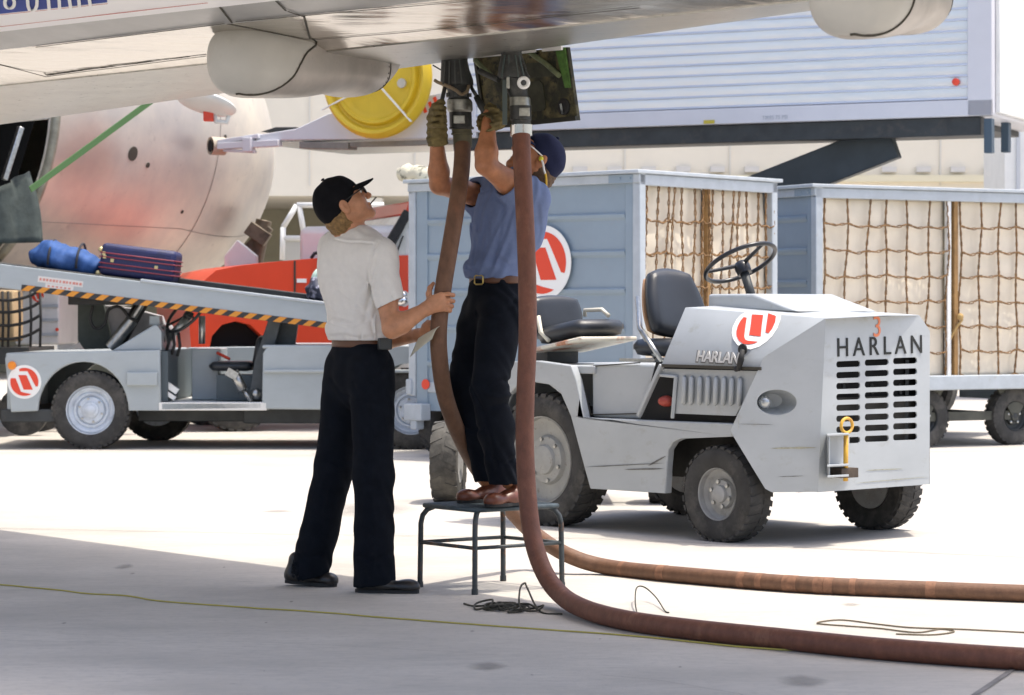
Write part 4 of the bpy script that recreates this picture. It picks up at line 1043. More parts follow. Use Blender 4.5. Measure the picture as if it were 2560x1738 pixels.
for k in (.0, 2.1, 4.2): mb.tube([hub-ax*.02, hub+x_*.22*math.cos(k)+y_*.22*math.sin(k)], .011, 6)
mb.lathe([(0, .01), (.04, 0), (.045, -.05), (0, -.06)], hub, ax, 14); sw2 = mb.build('steering_wheel', M_dark, ld, smooth=60)
mb = MB(); mb.tube([hub-ax*.04, lt(418, 850, -.45)], .035, 10); mb.tube([lt(505, 790, -.5), lt(505, 860, -.5)], .03, 8); mb.build('steering_column', M_steel, sw2)
cushion(lt(582, 915, -.5), V((1, 0, 0)), V((0, 1, 0)), V((0, 0, 1)), .42, .42, .09, M_seat, ld, 'seat_pan')
cushion(lt(650, 880, -.5), V((0, 1, 0)), V((.18, 0, 1)).normalized(), V((1, 0, -.18)).normalized(), .42, .3, .08, M_seat, ld, 'seat_back')
mb = MB(); mb.prism([lt(x, y, -.2) for x, y in ((620, 1000), (636, 905), (672, 795), (706, 785), (696, 830), (676, 900), (662, 1000))], Lo.v*-.12); mb.prism([lt(x, y, -.34) for x, y in ((690, 800), (745, 800), (735, 875), (672, 875))], Lo.v*-.1); mb.build('boom_support', mat('support_slate', (.06, .07, .075), .55, var=.3, vscale=8), ld, bevel=.006)
mb = MB(); mb.tube([lt(583, 930, -.15), lt(608, 975, -.15)], .045, 10); mb.tube([lt(608, 975, -.15), lt(628, 1003, -.15)], .02, 8); mb.box(lt(580, 935, -.1), (.1, .04, .07), Matrix.Rotation(.5, 3, 'Y')); mb.ball(lt(640, 985, -.2), .05); mb.build('hydraulic_unit', M_steel, ld)
logo(lb, lt(61, 955, .003), .148, Lo.u, (0, 0, 1), Lo.v, off=.0)
mb = MB(); mb.lathe([(.037, -.01), (.037, .012), (.03, .022), (0, .026)], lt(30, 914, .006), Lo.v, 24); mb.build('indicator_lamp', M_orange, lb, smooth=40)
M_lrim = mat('pale_steel_rim', (.55, .60, .66), .45, var=.15, vscale=10, dirt=(.28, .30, .33), dscale=12)
def carwheel(c, axis, parent):
    rw = wheel(c, .345, .2, axis, parent, .205, M_lrim, 40, bolts=6, deep=.06)
    ax = V(axis).normalized(); mb = MB(); mb.lathe([(.19, .035), (.2, .06), (.185, .062), (.16, .03), (.15, .045), (.135, .048), (.12, .02)], c, ax, 40); mb.lathe([(.05, .05), (.045, .09), (.02, .105), (0, .107)], c, ax, 20); mb.build('wheel_disc', M_lrim, rw, smooth=35)
for px in (230, 1029):
    c = lt(px, 1030, -.12); c.z = .342; carwheel(c, Lo.v, ld)
    c2 = c-Lo.v*(WB-.2)+(Lo.u*.35 if px < 500 else V()); carwheel(c2, -Lo.v, ld)
# conveyor boom
bd = (lt(798, 759, .05)-lt(0, 660, .05)); bd.y = 0; bd = bd.normalized(); bn = V((-bd.z, 0, bd.x)); bn = bn if bn.z > 0 else -bn
b0 = lt(0, 660, .05)
def bp(s, b, h): return b0+bd*s+Lo.v*b+bn*h
def sx(px): return (px/286.4)/bd.x
mb = MB()
def bbox(s0, s1, b0_, b1_, h0, h1, mb=None): mb.hexa([bp(s0, b0_, h0), bp(s1, b0_, h0), bp(s1, b1_, h0), bp(s0, b1_, h0), bp(s0, b0_, h1), bp(s1, b0_, h1), bp(s1, b1_, h1), bp(s0, b1_, h1)])
sL, sR = sx(-420), sx(905)
hb = -.205
bbox(sL, sR, -.03, 0, hb, 0, mb); bbox(sL, sR, -.75, -.72, hb, 0, mb); bbox(sL, sR, -.72, -.03, hb, hb+.03, mb)
boom = mb.build('conveyor_boom', M_gray, ld, bevel=.006)
mb = MB(); bbox(sL, sR, -.70, -.05, -.06, .012, mb); bbox(sx(350), sR, -.72, -.5, .012, .07, mb); mb.build('belt', mat('belt_rubber', (.05, .05, .048), .8, var=.2, vscale=9), boom, bevel=.01)
mb = MB(); bbox(sx(350), sR, -.045, .012, -.004, .022, mb); mb.build('top_rail', M_galv, boom, bevel=.006)
mb = MB(); bbox(sx(60), sR, 0, .003, hb-.002, hb+.05, mb); st_ = mb.build('hazard_strip', mat('hazard_black', (.03, .03, .03), .6), boom)
mb = MB(); s = sx(60)
while s < sR-.1:
    mb.hexa([bp(s, .003, hb-.001), bp(s+.065, .003, hb-.001), bp(s+.065, .0055, hb-.001), bp(s, .0055, hb-.001), bp(s+.055, .003, hb+.049), bp(s+.12, .003, hb+.049), bp(s+.12, .0055, hb+.049), bp(s+.055, .0055, hb+.049)]); s += .13
mb.build('hazard_stripe', mat('hazard_orange', (.62, .25, .025), .55), st_)
M_stick = mat('sticker_white', (.62, .60, .57), .6)
mb = MB(); bbox(sx(98), sx(210), 0, .003, -.115, -.062, mb); bbox(sx(118), sx(188), 0, .003, -.16, -.117, mb); sk = mb.build('warning_sticker', M_stick, boom)
mb = MB(); rr = random.Random(3)
for k in range(13):
    a = sx(102)+k*.029; bbox(a, a+.016+.008*rr.random(), .003, .0042, -.1, -.078, mb)
for k in range(6):
    a = sx(124)+k*.036; bbox(a, a+.02, .003, .0042, -.147, -.132, mb)
mb.build('sticker_print', mat('faded_red_print', (.55, .22, .18), .7), sk)
mb = MB()
mb.tube([lt(275, 870, -.4), lt(330, 800, -.4)], .055, 12); mb.tube([lt(330, 800, -.4), lt(356, 757, -.4)], .03, 10); mb.build('lift_ram', M_steel, ld, smooth=40)
mb = MB(); mb.tube([lt(288, 874, -.62), lt(358, 752, -.62)], .06, 10); mb.tube(catmull([lt(232, 765, -.3), lt(226, 800, -.3), lt(240, 822, -.3), lt(262, 810, -.3), lt(272, 775, -.3), lt(300, 768, -.3), lt(325, 795, -.3), lt(345, 803, -.3)]), .014, 8); mb.fbox(Lo, A(165, 740).x, A(350, 740).x, -.6, -.1, A(165, 762).z, A(165, 738).z); mb.build('hydraulic_hose', M_black, ld)
mb = MB(); mb.prism([lt(x, y, -.7) for x, y in ((194, 742), (255, 742), (278, 845), (268, 872), (210, 874), (194, 850))], Lo.v*-.2); mb.build('ram_cover', mat('canvas_grey', (.075, .085, .075), .9, var=.3, vscale=5), ld, bevel=.01)
mb = MB(); mb.prism([lt(x, y, -.75) for x, y in ((255, 762), (330, 770), (405, 790), (430, 860), (300, 872), (275, 850))], Lo.v*-.1); mb.build('canvas_skirt', mat('canvas_pale', (.36, .35, .36), .8, var=.35, vscale=3), ld, bevel=.01)
# luggage on the belt
bag = SDF(); c = bp(sx(142), -.38, .10); R3 = Matrix((bd, V((0, 1, 0)), bn)).transposed()
bag.ell(c, (.33, .23, .13), R3, .05); bag.ell(c+bd*-.12+bn*.05, (.18, .2, .11), R3, .05); bag.ell(c+bd*.2-bn*.03, (.16, .2, .09), R3, .04)
bag.disp(lambda x, y, z: .008*np.sin(26*x+9*z)+.006*np.sin(41*z+17*x)+.005*np.sin(60*x-33*z)); bag.cut(bp(0, 0, .013), -bn, bp(sx(0), -.9, -.2)-V((.2, .5, .3)), bp(sx(300), .2, .6)+V((.2, .5, .3)))
bg_ = bag.build('duffel_bag', mat('blue_nylon', (.02, .075, .24), .75, var=.25, vscale=9, bump=.3, bscale=40), .012)
tag(bg_, 'soft blue duffel bag slumped on the conveyor beside the suitcase', 'bag')
mb = MB()
for k_ in (-.12, .13):
    pts = [c+bd*k_+V((0, .235*math.sin(t), 0))+bn*(.165*math.cos(t)) for t in [math.radians(-110+10*i) for i in range(23)]]; mb.tube(pts, .011, 6)
mb.tube(catmull([c+bd*.36+bn*-.02, c+bd*.43+bn*-.05, c+bd*.40+bn*-.09]), .012, 6)
mb.build('carry_strap', mat('dark_webbing', (.02, .022, .03), .8), bg_)
s0, s1 = sx(236), sx(424)
cs_ = bp((s0+s1)/2, -.38, .155); suit = thing('suitcase', cs_, 'navy blue suitcase with red piping lying on the conveyor', 'suitcase')
mb = MB(); mb.box(cs_, (s1-s0, .48, .285), R3); sb_ = mb.build('shell', mat('navy_nylon', (.012, .016, .075), .55, var=.3, vscale=12, bump=.3, bscale=90), suit, bevel=.045, seg=4)
mb = MB()
for h in (.055, .02, -.035, -.075):
    pts = [cs_+bd*x*(s1-s0+.012)/2+V((0, y*.246, 0))+bn*h for x, y in ((-.93, -1), (.93, -1), (1, -.85), (1, .85), (.93, 1), (-.93, 1), (-1, .85), (-1, -.85))]
    mb.tube(pts, .006, 6, closed=True)
mb.build('piping', mat('maroon_piping', (.22, .03, .05), .5), sb_)
mb = MB()
for x, h in ((-.3, .05), (-.29, .02), (-.22, -.005), (.17, -.02)): mb.box(cs_+bd*x+V((0, -.243, 0))+bn*h, (.028, .012, .03), R3)
mb.ball(cs_+bd*(-(s1-s0)/2-.005)+bn*.08+V((0, -.2, 0)), .025); mb.ball(cs_+bd*(-(s1-s0)/2-.005)-bn*.13+V((0, -.2, 0)), .025); mb.build('clasp', mat('brass_clasp', (.6, .5, .25), .35, .6), sb_)
sm = SDF(); c = bp(sx(795), -.38, .12); sm.ell(c, (.16, .2, .13), R3, .03).ell(c+bn*.07+bd*.05, (.1, .18, .09), R3, .04); sm.disp(lambda x, y, z: .008*np.sin(50*x+20*z)+.006*np.sin(70*z))
sbg = sm.build('holdall', mat('patterned_cloth', (.03, .035, .06), .6, col2=(.5, .5, .62), lo=.5, hi=.6, vscale=13), .012); tag(sbg, 'small dark and pale patterned holdall on the lower conveyor beside the white shirted worker', 'bag')
mb = MB(); mb.ball(bp(sx(772), -.34, .24), (.035, .05, .075), R=Matrix.Rotation(.5, 3, 'Y')); mb.build('luggage_tag', mat('tag_pale_green', (.55, .72, .6), .5), sbg)

# ---------------------------------------------------------------- red truck behind the loader
R_ = Frame(((505-1280)*26/FPX, 26.0), (.955, .297)); rt_ = R_.tp
M_truck = mat('red_truck_paint', (.64, .05, .010), .38, coat=.3, var=.05, vscale=3)
rtk = thing('utility_truck', R_.w(1.5, -.9, 0), 'bright red utility truck facing left behind the belt loader', 'truck')
def rp(px, py, b=0.0): return rt_(px, py, b)
WT = 1.9
hood_ = [(478, 880), (470, 760), (500, 712), (512, 700), (540, 676), (600, 664), (700, 653), (800, 645), (960, 640), (1100, 636), (1100, 880), (668, 880), (655, 840), (625, 812), (590, 803), (555, 812), (530, 840), (522, 880)]
mb = MB(); mb.prism([rp(x, y) for x, y in hood_], R_.v*-WT); rb = mb.build('body', M_truck, rtk, bevel=.09, seg=5)
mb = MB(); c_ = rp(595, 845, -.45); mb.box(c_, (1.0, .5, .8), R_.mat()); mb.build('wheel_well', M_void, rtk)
mb = MB(); mb.bar(rp(737, 652, .004), rp(737, 760, .004), .02, .006); mb.build('door_gap', M_seam, rb)
mb = MB(); mb.box(rp(754, 702, .006), (.1, .01, .04), R_.mat()); mb.build('side_badge', M_white, rb)
mb = MB(); mb.tube([rp(778, 646, -.2), rp(786, 634, -.2), rp(805, 630, -.2)], .018, 8); mb.build('wiper', M_black, rb)
cabp = [(952, 642), (1016, 528), (1030, 516), (1330, 508), (1330, 640)]
wsx = 0
mb = MB(); mb.prism([rp(x, y) for x, y in cabp], R_.v*-.05); mb.prism([rp(x, y)-R_.v*WT for x, y in cabp], R_.v*.05)
mb2 = MB(); mb2.hexa([rp(1012, 538), rp(1330, 530), rp(1330, 530)-R_.v*WT, rp(1012, 538)-R_.v*WT, rp(1024, 503), rp(1330, 498), rp(1330, 498)-R_.v*WT, rp(1024, 503)-R_.v*WT]); cabr = mb2.build('cab_roof', M_truck, rtk, bevel=.02)
mb.bm.free()
M_glass = mat('window_glass', (.55, .56, .52), .1, var=.25, vscale=3, coat=.5)
mb = MB(); mb.prism([rp(956, 640, -.03), rp(1018, 530, -.03), rp(1018, 530, -.03)-R_.v*(WT-.06), rp(956, 640, -.03)-R_.v*(WT-.06)], (.01, 0, .006)); mb.build('windscreen', M_glass, cabr)
mb = MB(); mb.prism([rp(x, y, -.02) for x, y in ((968, 652), (1024, 545), (1330, 530), (1330, 652))], R_.v*-.01); mb.build('side_window', M_glass, cabr)
mb = MB(); mb.bar(rp(950, 648, .0), rp(1020, 530, .0), .05, .09); mb.bar(rp(950, 648, -WT), rp(1020, 530, -WT), .05, .07); mb.tube([rp(985, 650, .01), rp(1008, 590, .01)], .008, 6); mb.build('pillar', M_black, cabr)
mb = MB(); mb.hexa([rp(1013, 534, -.2), rp(1015, 534, -.2), rp(1015, 534, -1.8), rp(1013, 534, -1.8), rp(1014, 522, -.2), rp(1017, 522, -.2), rp(1017, 522, -1.8), rp(1014, 522, -1.8)]); mb.build('roof_sign', mat('pale_sign', (.55, .6, .7), .5), cabr)
mb = MB(); mb.ball(rp(1003, 752, .16), (.09, .08, .07)); mb.ball(rp(1005, 738, .14), (.07, .06, .05)); mb.build('door_mirror', M_chrome, rtk)
for a_, b_ in ((590, -.14), (1290, -.14)):
    c = rp(a_, 872, b_); c.z = .43
    wheel(c, .43, .24, R_.v, rtk, .22, M_dark, 30); wheel(c-R_.v*(WT-.28), .43, .24, -R_.v, rtk, .22, M_dark, 30)
# guard rail stand, white cart and netted cart in the background
gs = thing('boarding_steps', P(780, 800, 33), 'white framed boarding steps with guard rail behind the red truck', 'steps')
gp = lambda x, y, d=0: P(x, y, 33+d)
mb = MB()
for d in (0, 1.4):
    for a, b in (((706, 650), (708, 568)), ((708, 568), (742, 513)), ((742, 513), (960, 513)), ((708, 596), (960, 596)), ((748, 516), (762, 596)), ((850, 514), (858, 596))): mb.tube([gp(*a, d), gp(*b, d)], .035, 8)
mb.build('guard_rail', M_white, gs)
mb = MB(); mb.prism([gp(706, 600), gp(960, 600), gp(960, 700), gp(706, 700)], (0, .05, 0)); mb.build('side_panel', mat('panel_grey', (.48, .48, .44), .7), gs)
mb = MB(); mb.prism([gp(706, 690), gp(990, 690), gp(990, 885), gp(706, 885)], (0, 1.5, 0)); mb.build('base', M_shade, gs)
wc = thing('covered_cart', P(95, 900, 27.5), 'white covered cart with red round emblem under the conveyor at left', 'baggage cart')
mb = MB(); q = lambda x, y: P(x, y, 27); mb.prism([q(38, 724), q(148, 724), q(148, 862), q(38, 862)], (0, 1.2, 0)); wb = mb.build('body', M_white, wc, bevel=.02)
mb = MB()
for y in (765, 800, 836): mb.bar(q(102, y)-V((0, .012, 0)), q(146, y)-V((0, .012, 0)), .02, .03)
mb.build('rib', M_galv, wb)
logo(wb, q(95, 740)-V((0, .004, 0)), .075, (1, 0, 0), (0, 0, 1), (0, -1, 0), off=.0)
for x, y in ((36+2, 825), (143, 824)):
    mb = MB(); mb.lathe([(.018, 0), (.018, .012), (0, .014)], q(x, y), (0, -1, 0), 12); mb.build('reflector', M_logo_red, wb)
for x in (60, 130):
    c = q(x, 930); c.z = .25; mb = MB(); mb.lathe([(.0, -.05), (.12, -.08), (.25, -.08), (.25, .08), (.12, .08), (0, .05)], c+V((0, .4, 0)), (0, -1, 0), 24); mb.build('wheel', M_tyre, wc, smooth=40)
    mb = MB(); mb.bar(c+V((0, .4, 0)), c+V((0, .4, .45)), .08, .08); mb.build('axle_leg', M_dark, wc)
wp = MB(); wp.box(P(168, 820, 29)+V((0, 0, -.35)), (.2, .2, 1.9)); wp.box(P(195, 872, 28.8), (.25, .2, .1), Matrix.Rotation(-.5, 3, 'Y')); wp = wp.build('bollard', M_white, None, bevel=.03)
wp.location.z += 0; tag(wp, 'stout white post standing between the covered cart and grey canvas', 'post')
nc = thing('rope_net_cart', P(20, 900, 25.2), 'netted cart with dark rope mesh at the far left edge', 'baggage cart')
mb = MB(); q2 = lambda x, y: P(x, y, 25)
for i, x in enumerate((-60, -25, 6, 20, 48, 76, 100)): mb.tube([q2(x, 728), q2(x+2, 800), q2(x, 868)], .013, 6)
for y in (745, 775, 808, 842): mb.tube(catmull([q2(-80, y), q2(10, y+6), q2(45, y+3), q2(76, y-6), q2(101, y-20)]), .015, 6)
mb.build('rope_net', M_black, nc)
mb = MB(); mb.box(q2(0, 890)+V((-.2, .7, 0)), (.95, 1.4, .16)); c = q2(20, 900); mb.build('deck', M_dark, nc)
for x in (-.35, .3):
    for y in (.3, 1.2):
        mb = MB(); mb.lathe([(0, -.05), (.1, -.07), (.24, -.07), (.24, .07), (.1, .07), (0, .05)], V((c.x+x-.2, c.y+y, .24)), (0, 1, 0), 20); mb.build('wheel', M_tyre, nc, smooth=40)
mb = MB(); mb.box(q2(14, 790)+V((-.22, .5, 0)), (.5, .5, .5)); mb.build('cargo_box', mat('cardboard', (.5, .36, .2), .8), nc, bevel=.02)
# ---------------------------------------------------------------- high-lift catering truck
M_corr = mat('polished_panel', (.80, .80, .78), .3, .55, var=.03, vscale=1.5)
M_cw = mat('cool_white_paint', (.60, .60, .635), .45, var=.03, vscale=3)
T = Frame((4.43, 24.0), (-.905, .425))
def ta(px, py, b=0): return T.loc(T.tp(px, py, b))
tr = thing('catering_truck', T.w(2.5, -1, 0), 'high lift catering truck, its ribbed silver body raised on dark scissor arms', 'truck')
a1, z0, z1 = ta(1150, 330)[0], ta(2458, 289)[2], 4.75
pa0 = ta(2418, 250)[0]
mb = MB(); mb.fbox(T, 0, a1, -2.3, -.03, z0, z1); body = mb.build('box_body', M_cw, tr, bevel=.02)
zr = ta(2418, 244)[2]
mb = MB(); na, nz = 13*6, 14*6; pw, ph = .42, .104; V_ = [[None]*(nz+1) for _ in range(na+1)]
for i in range(na+1):
    for j in range(nz+1):
        a = pa0+i*pw/6; c = zr+j*ph/6
        k = abs(math.sin(math.pi*i/6))**.6*abs(math.sin(math.pi*j/6))**.7
        V_[i][j] = mb.bm.verts.new(T.w(a, -.026+.005*k+.004*noise.noise(V((i//6*3.1, j//6*1.7, 0))), c))
for i in range(na):
    for j in range(nz):
        f = mb.bm.faces.new((V_[i][j], V_[i+1][j], V_[i+1][j+1], V_[i][j+1])); f.smooth = True
mb.build('silver_side_panel', M_corr, body)
mb = MB()
for j in range(15): mb.fbox(T, pa0, a1, -.03, -.002, zr+j*ph-.012, zr+j*ph+.008)
mb.build('side_rib', mat('slat_blue_grey', (.50, .55, .66), .4), body, bevel=.004)
mb = MB(); mb.fbox(T, -.0, pa0, -.032, .004, z0, z1); mb.fbox(T, 0, a1, -.032, .004, z0, zr-.02); mb.build('corner_post', M_cw, body, bevel=.008)
mb = MB(); mb.fbox(T, -.045, .0, -2.2, -.12, z0+.03, z1); mb.fbox(T, -.07, -.045, -1.9, -1.75, z0+.03, z1); mb.build('rear_shutter', M_white, body, bevel=.01)
mb = MB(); c = T.tp(2390, 205, 0); mb.lathe([(.034, -.01), (.034, .02), (.02, .032), (0, .034)], c, T.v, 20); mb.build('marker_lamp', M_logo_red, body, smooth=40)
mb = MB(); c = T.tp(1773, 305, .006); mb.box(c, (.11, .02, .035), T.mat()); mb.build('amber_reflector', mat('amber', (.5, .4, .04), .4), body)
text_mesh('TIRES 75 PSI', .05, T.tp(1905, 299, .006), -T.u, (0, 0, 1), mat('faint_print', (.4, .42, .46), .6), 'lettering', body, .002)
# subframe, brackets, scissor arms, chassis
zf = ta(2448, 334)[2]
mb = MB(); mb.fbox(T, .12, a1+.1, -.2, -.05, zf-.01, z0-.004); mb.fbox(T, .3, a1, -2.2, -.25, z0-.06, z0-.004)
fr = mb.build('subframe', M_dark, tr, bevel=.006)
mb = MB()
for px, b in ((2473, -.06), (2515, -1.0)):
    c = T.tp(px, 340, b); mb.box(c, (.075, .1, .32), T.mat())
mb.build('bracket', mat('bracket_blue', (.05, .08, .11), .5), fr, bevel=.006)
M_arm = mat('arm_steel', (.035, .045, .05), .45, var=.2, vscale=4)
for b in (-.35, -1.95):
    lo_, hi_ = T.tp(1700, 560, b), T.tp(2235, 350, b)
    mb = MB(); mb.bar(lo_+(lo_-hi_).normalized()*1.4, hi_, .14, .36); mb.build('scissor_arm', M_arm, tr, bevel=.01)
    pass
mb = MB(); mb.fbox(T, .2, 6.6, -2.0, -.3, .72, 1.0); mb.build('chassis', M_dark, tr, bevel=.01)
mb = MB(); mb.fbox(T, 5.5, 7.4, -2.25, -.05, .6, 2.1); mb.build('cab', M_white, tr, bevel=.08)
for a in (1.4, 6.4):
    for b in (-.2, -2.1):
        mb = MB(); mb.lathe([(.26, -.13), (.44, -.13), (.48, -.09), (.48, .09), (.44, .13), (.26, .13), (.2, .05), (0, .05)], T.w(a, b, .48), T.v, 28); mb.build('wheel', M_tyre, tr, smooth=40)
# loading platform reaching to the aircraft
def pl(px, py, b=0.0): return T.tp(px, py, b)
pa = lambda px, py: ta(px, py)[0]
mb = MB()
A_ = [pl(640, 352), pl(640, 338), pl(740, 322), pl(822, 284), pl(1110, 232), pl(1190, 225), pl(1190, 345), pl(760, 350)]
mb.prism(A_, T.v*-.06); plat = mb.build('loading_platform', M_cw, tr, bevel=.008)
mb = MB(); e0 = ta(640, 345); mb.fbox(T, a1-.05, e0[0]+.1, -2.2, -.02, e0[2]-.05, e0[2]); mb.build('deck', M_steel, plat)
mb = MB(); mb.bar(pl(548, 366), pl(700, 358), .1, .07); mb.bar(pl(548, 356), pl(650, 340), .08, .045); mb.bar(pl(560, 376), pl(640, 380), .05, .03); mb.box(pl(622, 362, .03), (.1, .1, .15), T.mat()); mb.build('extension_rail', M_cw, plat, bevel=.006)
mb = MB(); c = pl(530, 365); mb.lathe([(.05, .02), (.07, 0), (.096, -.02), (.096, .14), (.07, .16), (.0, .16)], c, V((.86, .5, 0)), 24); mb.build('bumper_roll', mat('bumper_tan', (.42, .36, .28), .7), plat, smooth=40)
mb = MB(); mb.lathe([(.066, -.022), (.0, -.018)], c, V((.86, .5, 0)), 24); mb.build('bumper_hole', M_void, plat)
mb = MB(); mb.bar(pl(760, 364, -.1), pl(882, 366, -.1), .2, .07); mb.bar(pl(1180, 354, -.06), pl(880, 362, -.06), .1, .05); mb.build('underframe', mat('underframe_grey', (.22, .21, .19), .6, var=.2), plat, bevel=.005)
mb = MB(); mb.prism([pl(652, 330, -.3), pl(690, 318, -.3), pl(742, 318, -.3), pl(740, 328, -.3)], T.v*-.5); mb.build('rubber_pad', M_dark, plat)
mb = MB()
for px, py in ((1062, 275), (1076, 262), (1088, 250)): mb.box(pl(px, py, .006), (.035, .01, .06), T.mat() @ Matrix.Rotation(.4, 3, 'Y'))
mb.build('red_marking', M_logo_red, plat)
# yellow round cover strapped to the platform side
M_yel = mat('yellow_cover', (.68, .46, .02), .5, var=.07, vscale=3)
c = pl(946, 196, .16); R = 152*c.y/FPX
cv = MB(); cv.lathe([(0, -.02), (R*.98, -.02), (R, .02), (R*.98, .07), (R*.92, .11), (R*.87, .10), (R*.83, .05), (R*.79, .045), (R*.75, .09), (R*.70, .085), (R*.66, .04), (R*.6, .03), (0, .05)], c, T.v, 64)
cover = cv.build('engine_cover', M_yel, None, smooth=50)
tag(cover, 'large round yellow engine cover strapped upright to the loading platform', 'engine cover')
def onc(px, py): return pl(px, py, .16+.095)
mb = MB(); mb.bar(onc(925, 188), onc(1028, 304), .035, .012); mb.bar(onc(805, 275), onc(900, 225), .03, .012); mb.build('strap', M_logo_white, cover)
mb = MB(); mb.lathe([(.05, -.03), (.05, 0), (0, 0)], pl(1003, 208, .16+.06), T.v, 9); mb.build('patch', mat('grey_patch', (.55, .5, .4), .7), cover)
# ---------------------------------------------------------------- hoses, couplings, fuelling door, stool
def PY(pts): return [P(*p) for p in pts]
M_hose = mat('brown_hose', (.155, .057, .032), .62, var=.22, vscale=30, bump=.25, bscale=160, dirt=(.25, .11, .06), dscale=9, dlo=.56, dhi=.72, stretch=(1, 1, .6))
M_hose2 = mat('olive_brown_hose', (.15, .074, .040), .65, var=.22, vscale=30, bump=.25, bscale=160, dirt=(.22, .09, .045), dscale=7, dlo=.56, dhi=.72, stretch=(1, 1, .6))
M_noz = mat('nozzle_black', (.03, .032, .03), .5, var=.3, vscale=25, dirt=(.09, .085, .07), dscale=20, bump=.15, bscale=80)
M_coll = mat('coupling_alloy', (.36, .36, .32), .42, .85, var=.3, vscale=40)
def gz(px, py, r):           # hose centre lying on the ground at that sight point
    Y = (CAMH-r)*FPX/(py-HZ); return ((px-1280)*Y/FPX, Y, r)
r1 = .036
h1 = [P(1157, 352, 11.2), P(1154, 420, 11.14), P(1144, 500, 11.06), P(1128, 600, 11.02), P(1108, 720, 10.99), P(1097, 820, 10.99), P(1099, 900, 11.02), P(1113, 990, 11.1), P(1145, 1080, 11.22), P(1190, 1165, 11.42), P(1235, 1222, 11.62)]
h1 += [V((P(1290, 1290, 11.85))), V(P(1340, 1338, 12.0)), V(gz(1420, 1388, r1+.05)), V(gz(1520, 1418, r1)), V(gz(1700, 1437, r1)), V(gz(2000, 1461, r1)), V(gz(2300, 1474, r1)), V(gz(2620, 1486, r1)), V(gz(2900, 1496, r1)), V(gz(3500, 1512, r1)), V(gz(4300, 1535, r1))]
mb = MB(); mb.tube(catmull(h1, 8), r1, 18); hose1 = mb.build('fuel_hose', M_hose2, None, smooth=60)
tag(hose1, 'olive brown fuel hose held by the white shirted worker, sunlit along the ground', 'hose', 'fuel hoses')
h2 = [P(1303, 338, 10.89), P(1306, 420, 10.86), P(1313, 560, 10.82), P(1318, 700, 10.80), P(1319, 850, 10.78), P(1314, 980, 10.76), P(1312, 1100, 10.75), P(1318, 1230, 10.72), P(1332, 1345, 10.66), P(1360, 1430, 10.56), P(1402, 1487, 10.4)]
h2 += [V(gz(1460, 1522, .042)), V(gz(1560, 1550, .038)), V(gz(1720, 1573, .038)), V(gz(1950, 1597, .038)), V(gz(2200, 1622, .038)), V(gz(2500, 1644, .038)), V(gz(2800, 1660, .038)), V(gz(3500, 1690, .038)), V(gz(4500, 1715, .038))]
mb = MB(); mb.tube(catmull(h2, 8), .038, 18); hose2 = mb.build('fuel_hose', M_hose, None, smooth=60)
tag(hose2, 'reddish brown fuel hose hanging in front of the blue shirted worker', 'hose', 'fuel hoses')
M_band = mat('hose_scuff', (.225, .11, .062), .75, var=.3, vscale=40)
hc_ = catmull(h1, 8)
for px_ in (1858, 1905, 1975, 1990, 2050, 2075, 2135, 1660, 1560, 2330):
    c_ = min(hc_, key=lambda q: abs(1280+q.x*FPX/q.y-px_)+(0 if q.z < .2 else 9e3)); k_ = hc_.index(c_); d_ = (hc_[min(k_+1, len(hc_)-1)]-hc_[k_-1]).normalized(); c_ = c_+d_*((px_-1280)*c_.y/FPX-c_.x)/max(.2, d_.x); w_ = .012+.02*random.random()
    mb = MB(); mb.tube([c_-d_*w_, c_, c_+d_*w_], r1+.0009, 18); mb.build('hose_scuff', M_band, hose1, smooth=60)
def coupling(rows, Y, parent, segs):
    """rows: (px, py, radius px) down the axis; segs: list of (i0, i1, material, name)"""
    k = Y/FPX; par = parent
    for i0, i1, m_, nm in segs:
        rr = rows[i0:i1+1]; mb = MB(); n = 28; secs = []
        a0, a1 = P(rr[0][0], rr[0][1], Y), P(rr[-1][0], rr[-1][1], Y)
        for px, py, r in rr:
            c = P(px, py, Y); secs.append([c+V((math.cos(t)*r*k, math.sin(t)*r*k, 0)) for t in [2*math.pi*i/n for i in range(n)]])
        mb.loft(secs); o = mb.build(nm, m_, par, smooth=35, bevel=.0)
rows = [(1136, 140, 34), (1136, 153, 33), (1138, 175, 36), (1142, 200, 41), (1143, 213, 41), (1144, 216, 34), (1145, 226, 27), (1147, 246, 26), (1148, 250, 30), (1149, 256, 32), (1150, 276, 32), (1151, 281, 28), (1152, 312, 28), (1153, 317, 28), (1154, 318, 31), (1154, 323, 31), (1154, 324, 25), (1155, 332, 25), (1155, 333, 27), (1155, 337, 27), (1156, 338, 24), (1157, 368, 23.5)]
coupling(rows, 11.2, hose1, [(0, 5, M_noz, 'nozzle'), (5, 8, M_noz, 'swivel'), (8, 11, M_coll, 'collar'), (11, 16, M_noz, 'coupling_body'), (16, 21, mat('cuff_olive', (.10, .09, .05), .7, var=.2), 'hose_cuff')])
q = lambda x, y, d=0: P(x, y, 11.2+d)
mb = MB(); mb.box(q(1148, 299, -.05), (.05, .012, .036)); mb.build('coupling_plate', M_coll, hose1, bevel=.003)
mb = MB(); mb.tube(catmull([q(1087, 201, -.05), q(1095, 206, -.06), q(1120, 216, -.075), q(1140, 226, -.08), q(1154, 236, -.07), q(1168, 228, -.06), q(1172, 214, -.05)]), .0075, 8); mb.build('locking_lever', mat('lever_brown', (.20, .15, .09), .5, var=.3), hose1)
mb = MB(); mb.tube(catmull([q(1114, 205, -.02), q(1111, 224, -.06), q(1105, 250, -.08), q(1099, 276, -.08), q(1094, 305, -.08)]), [.008]*6+[.009]*8+[.013]*9+[.013]*2, 10); mb.build('grip_handle', M_noz, hose1)
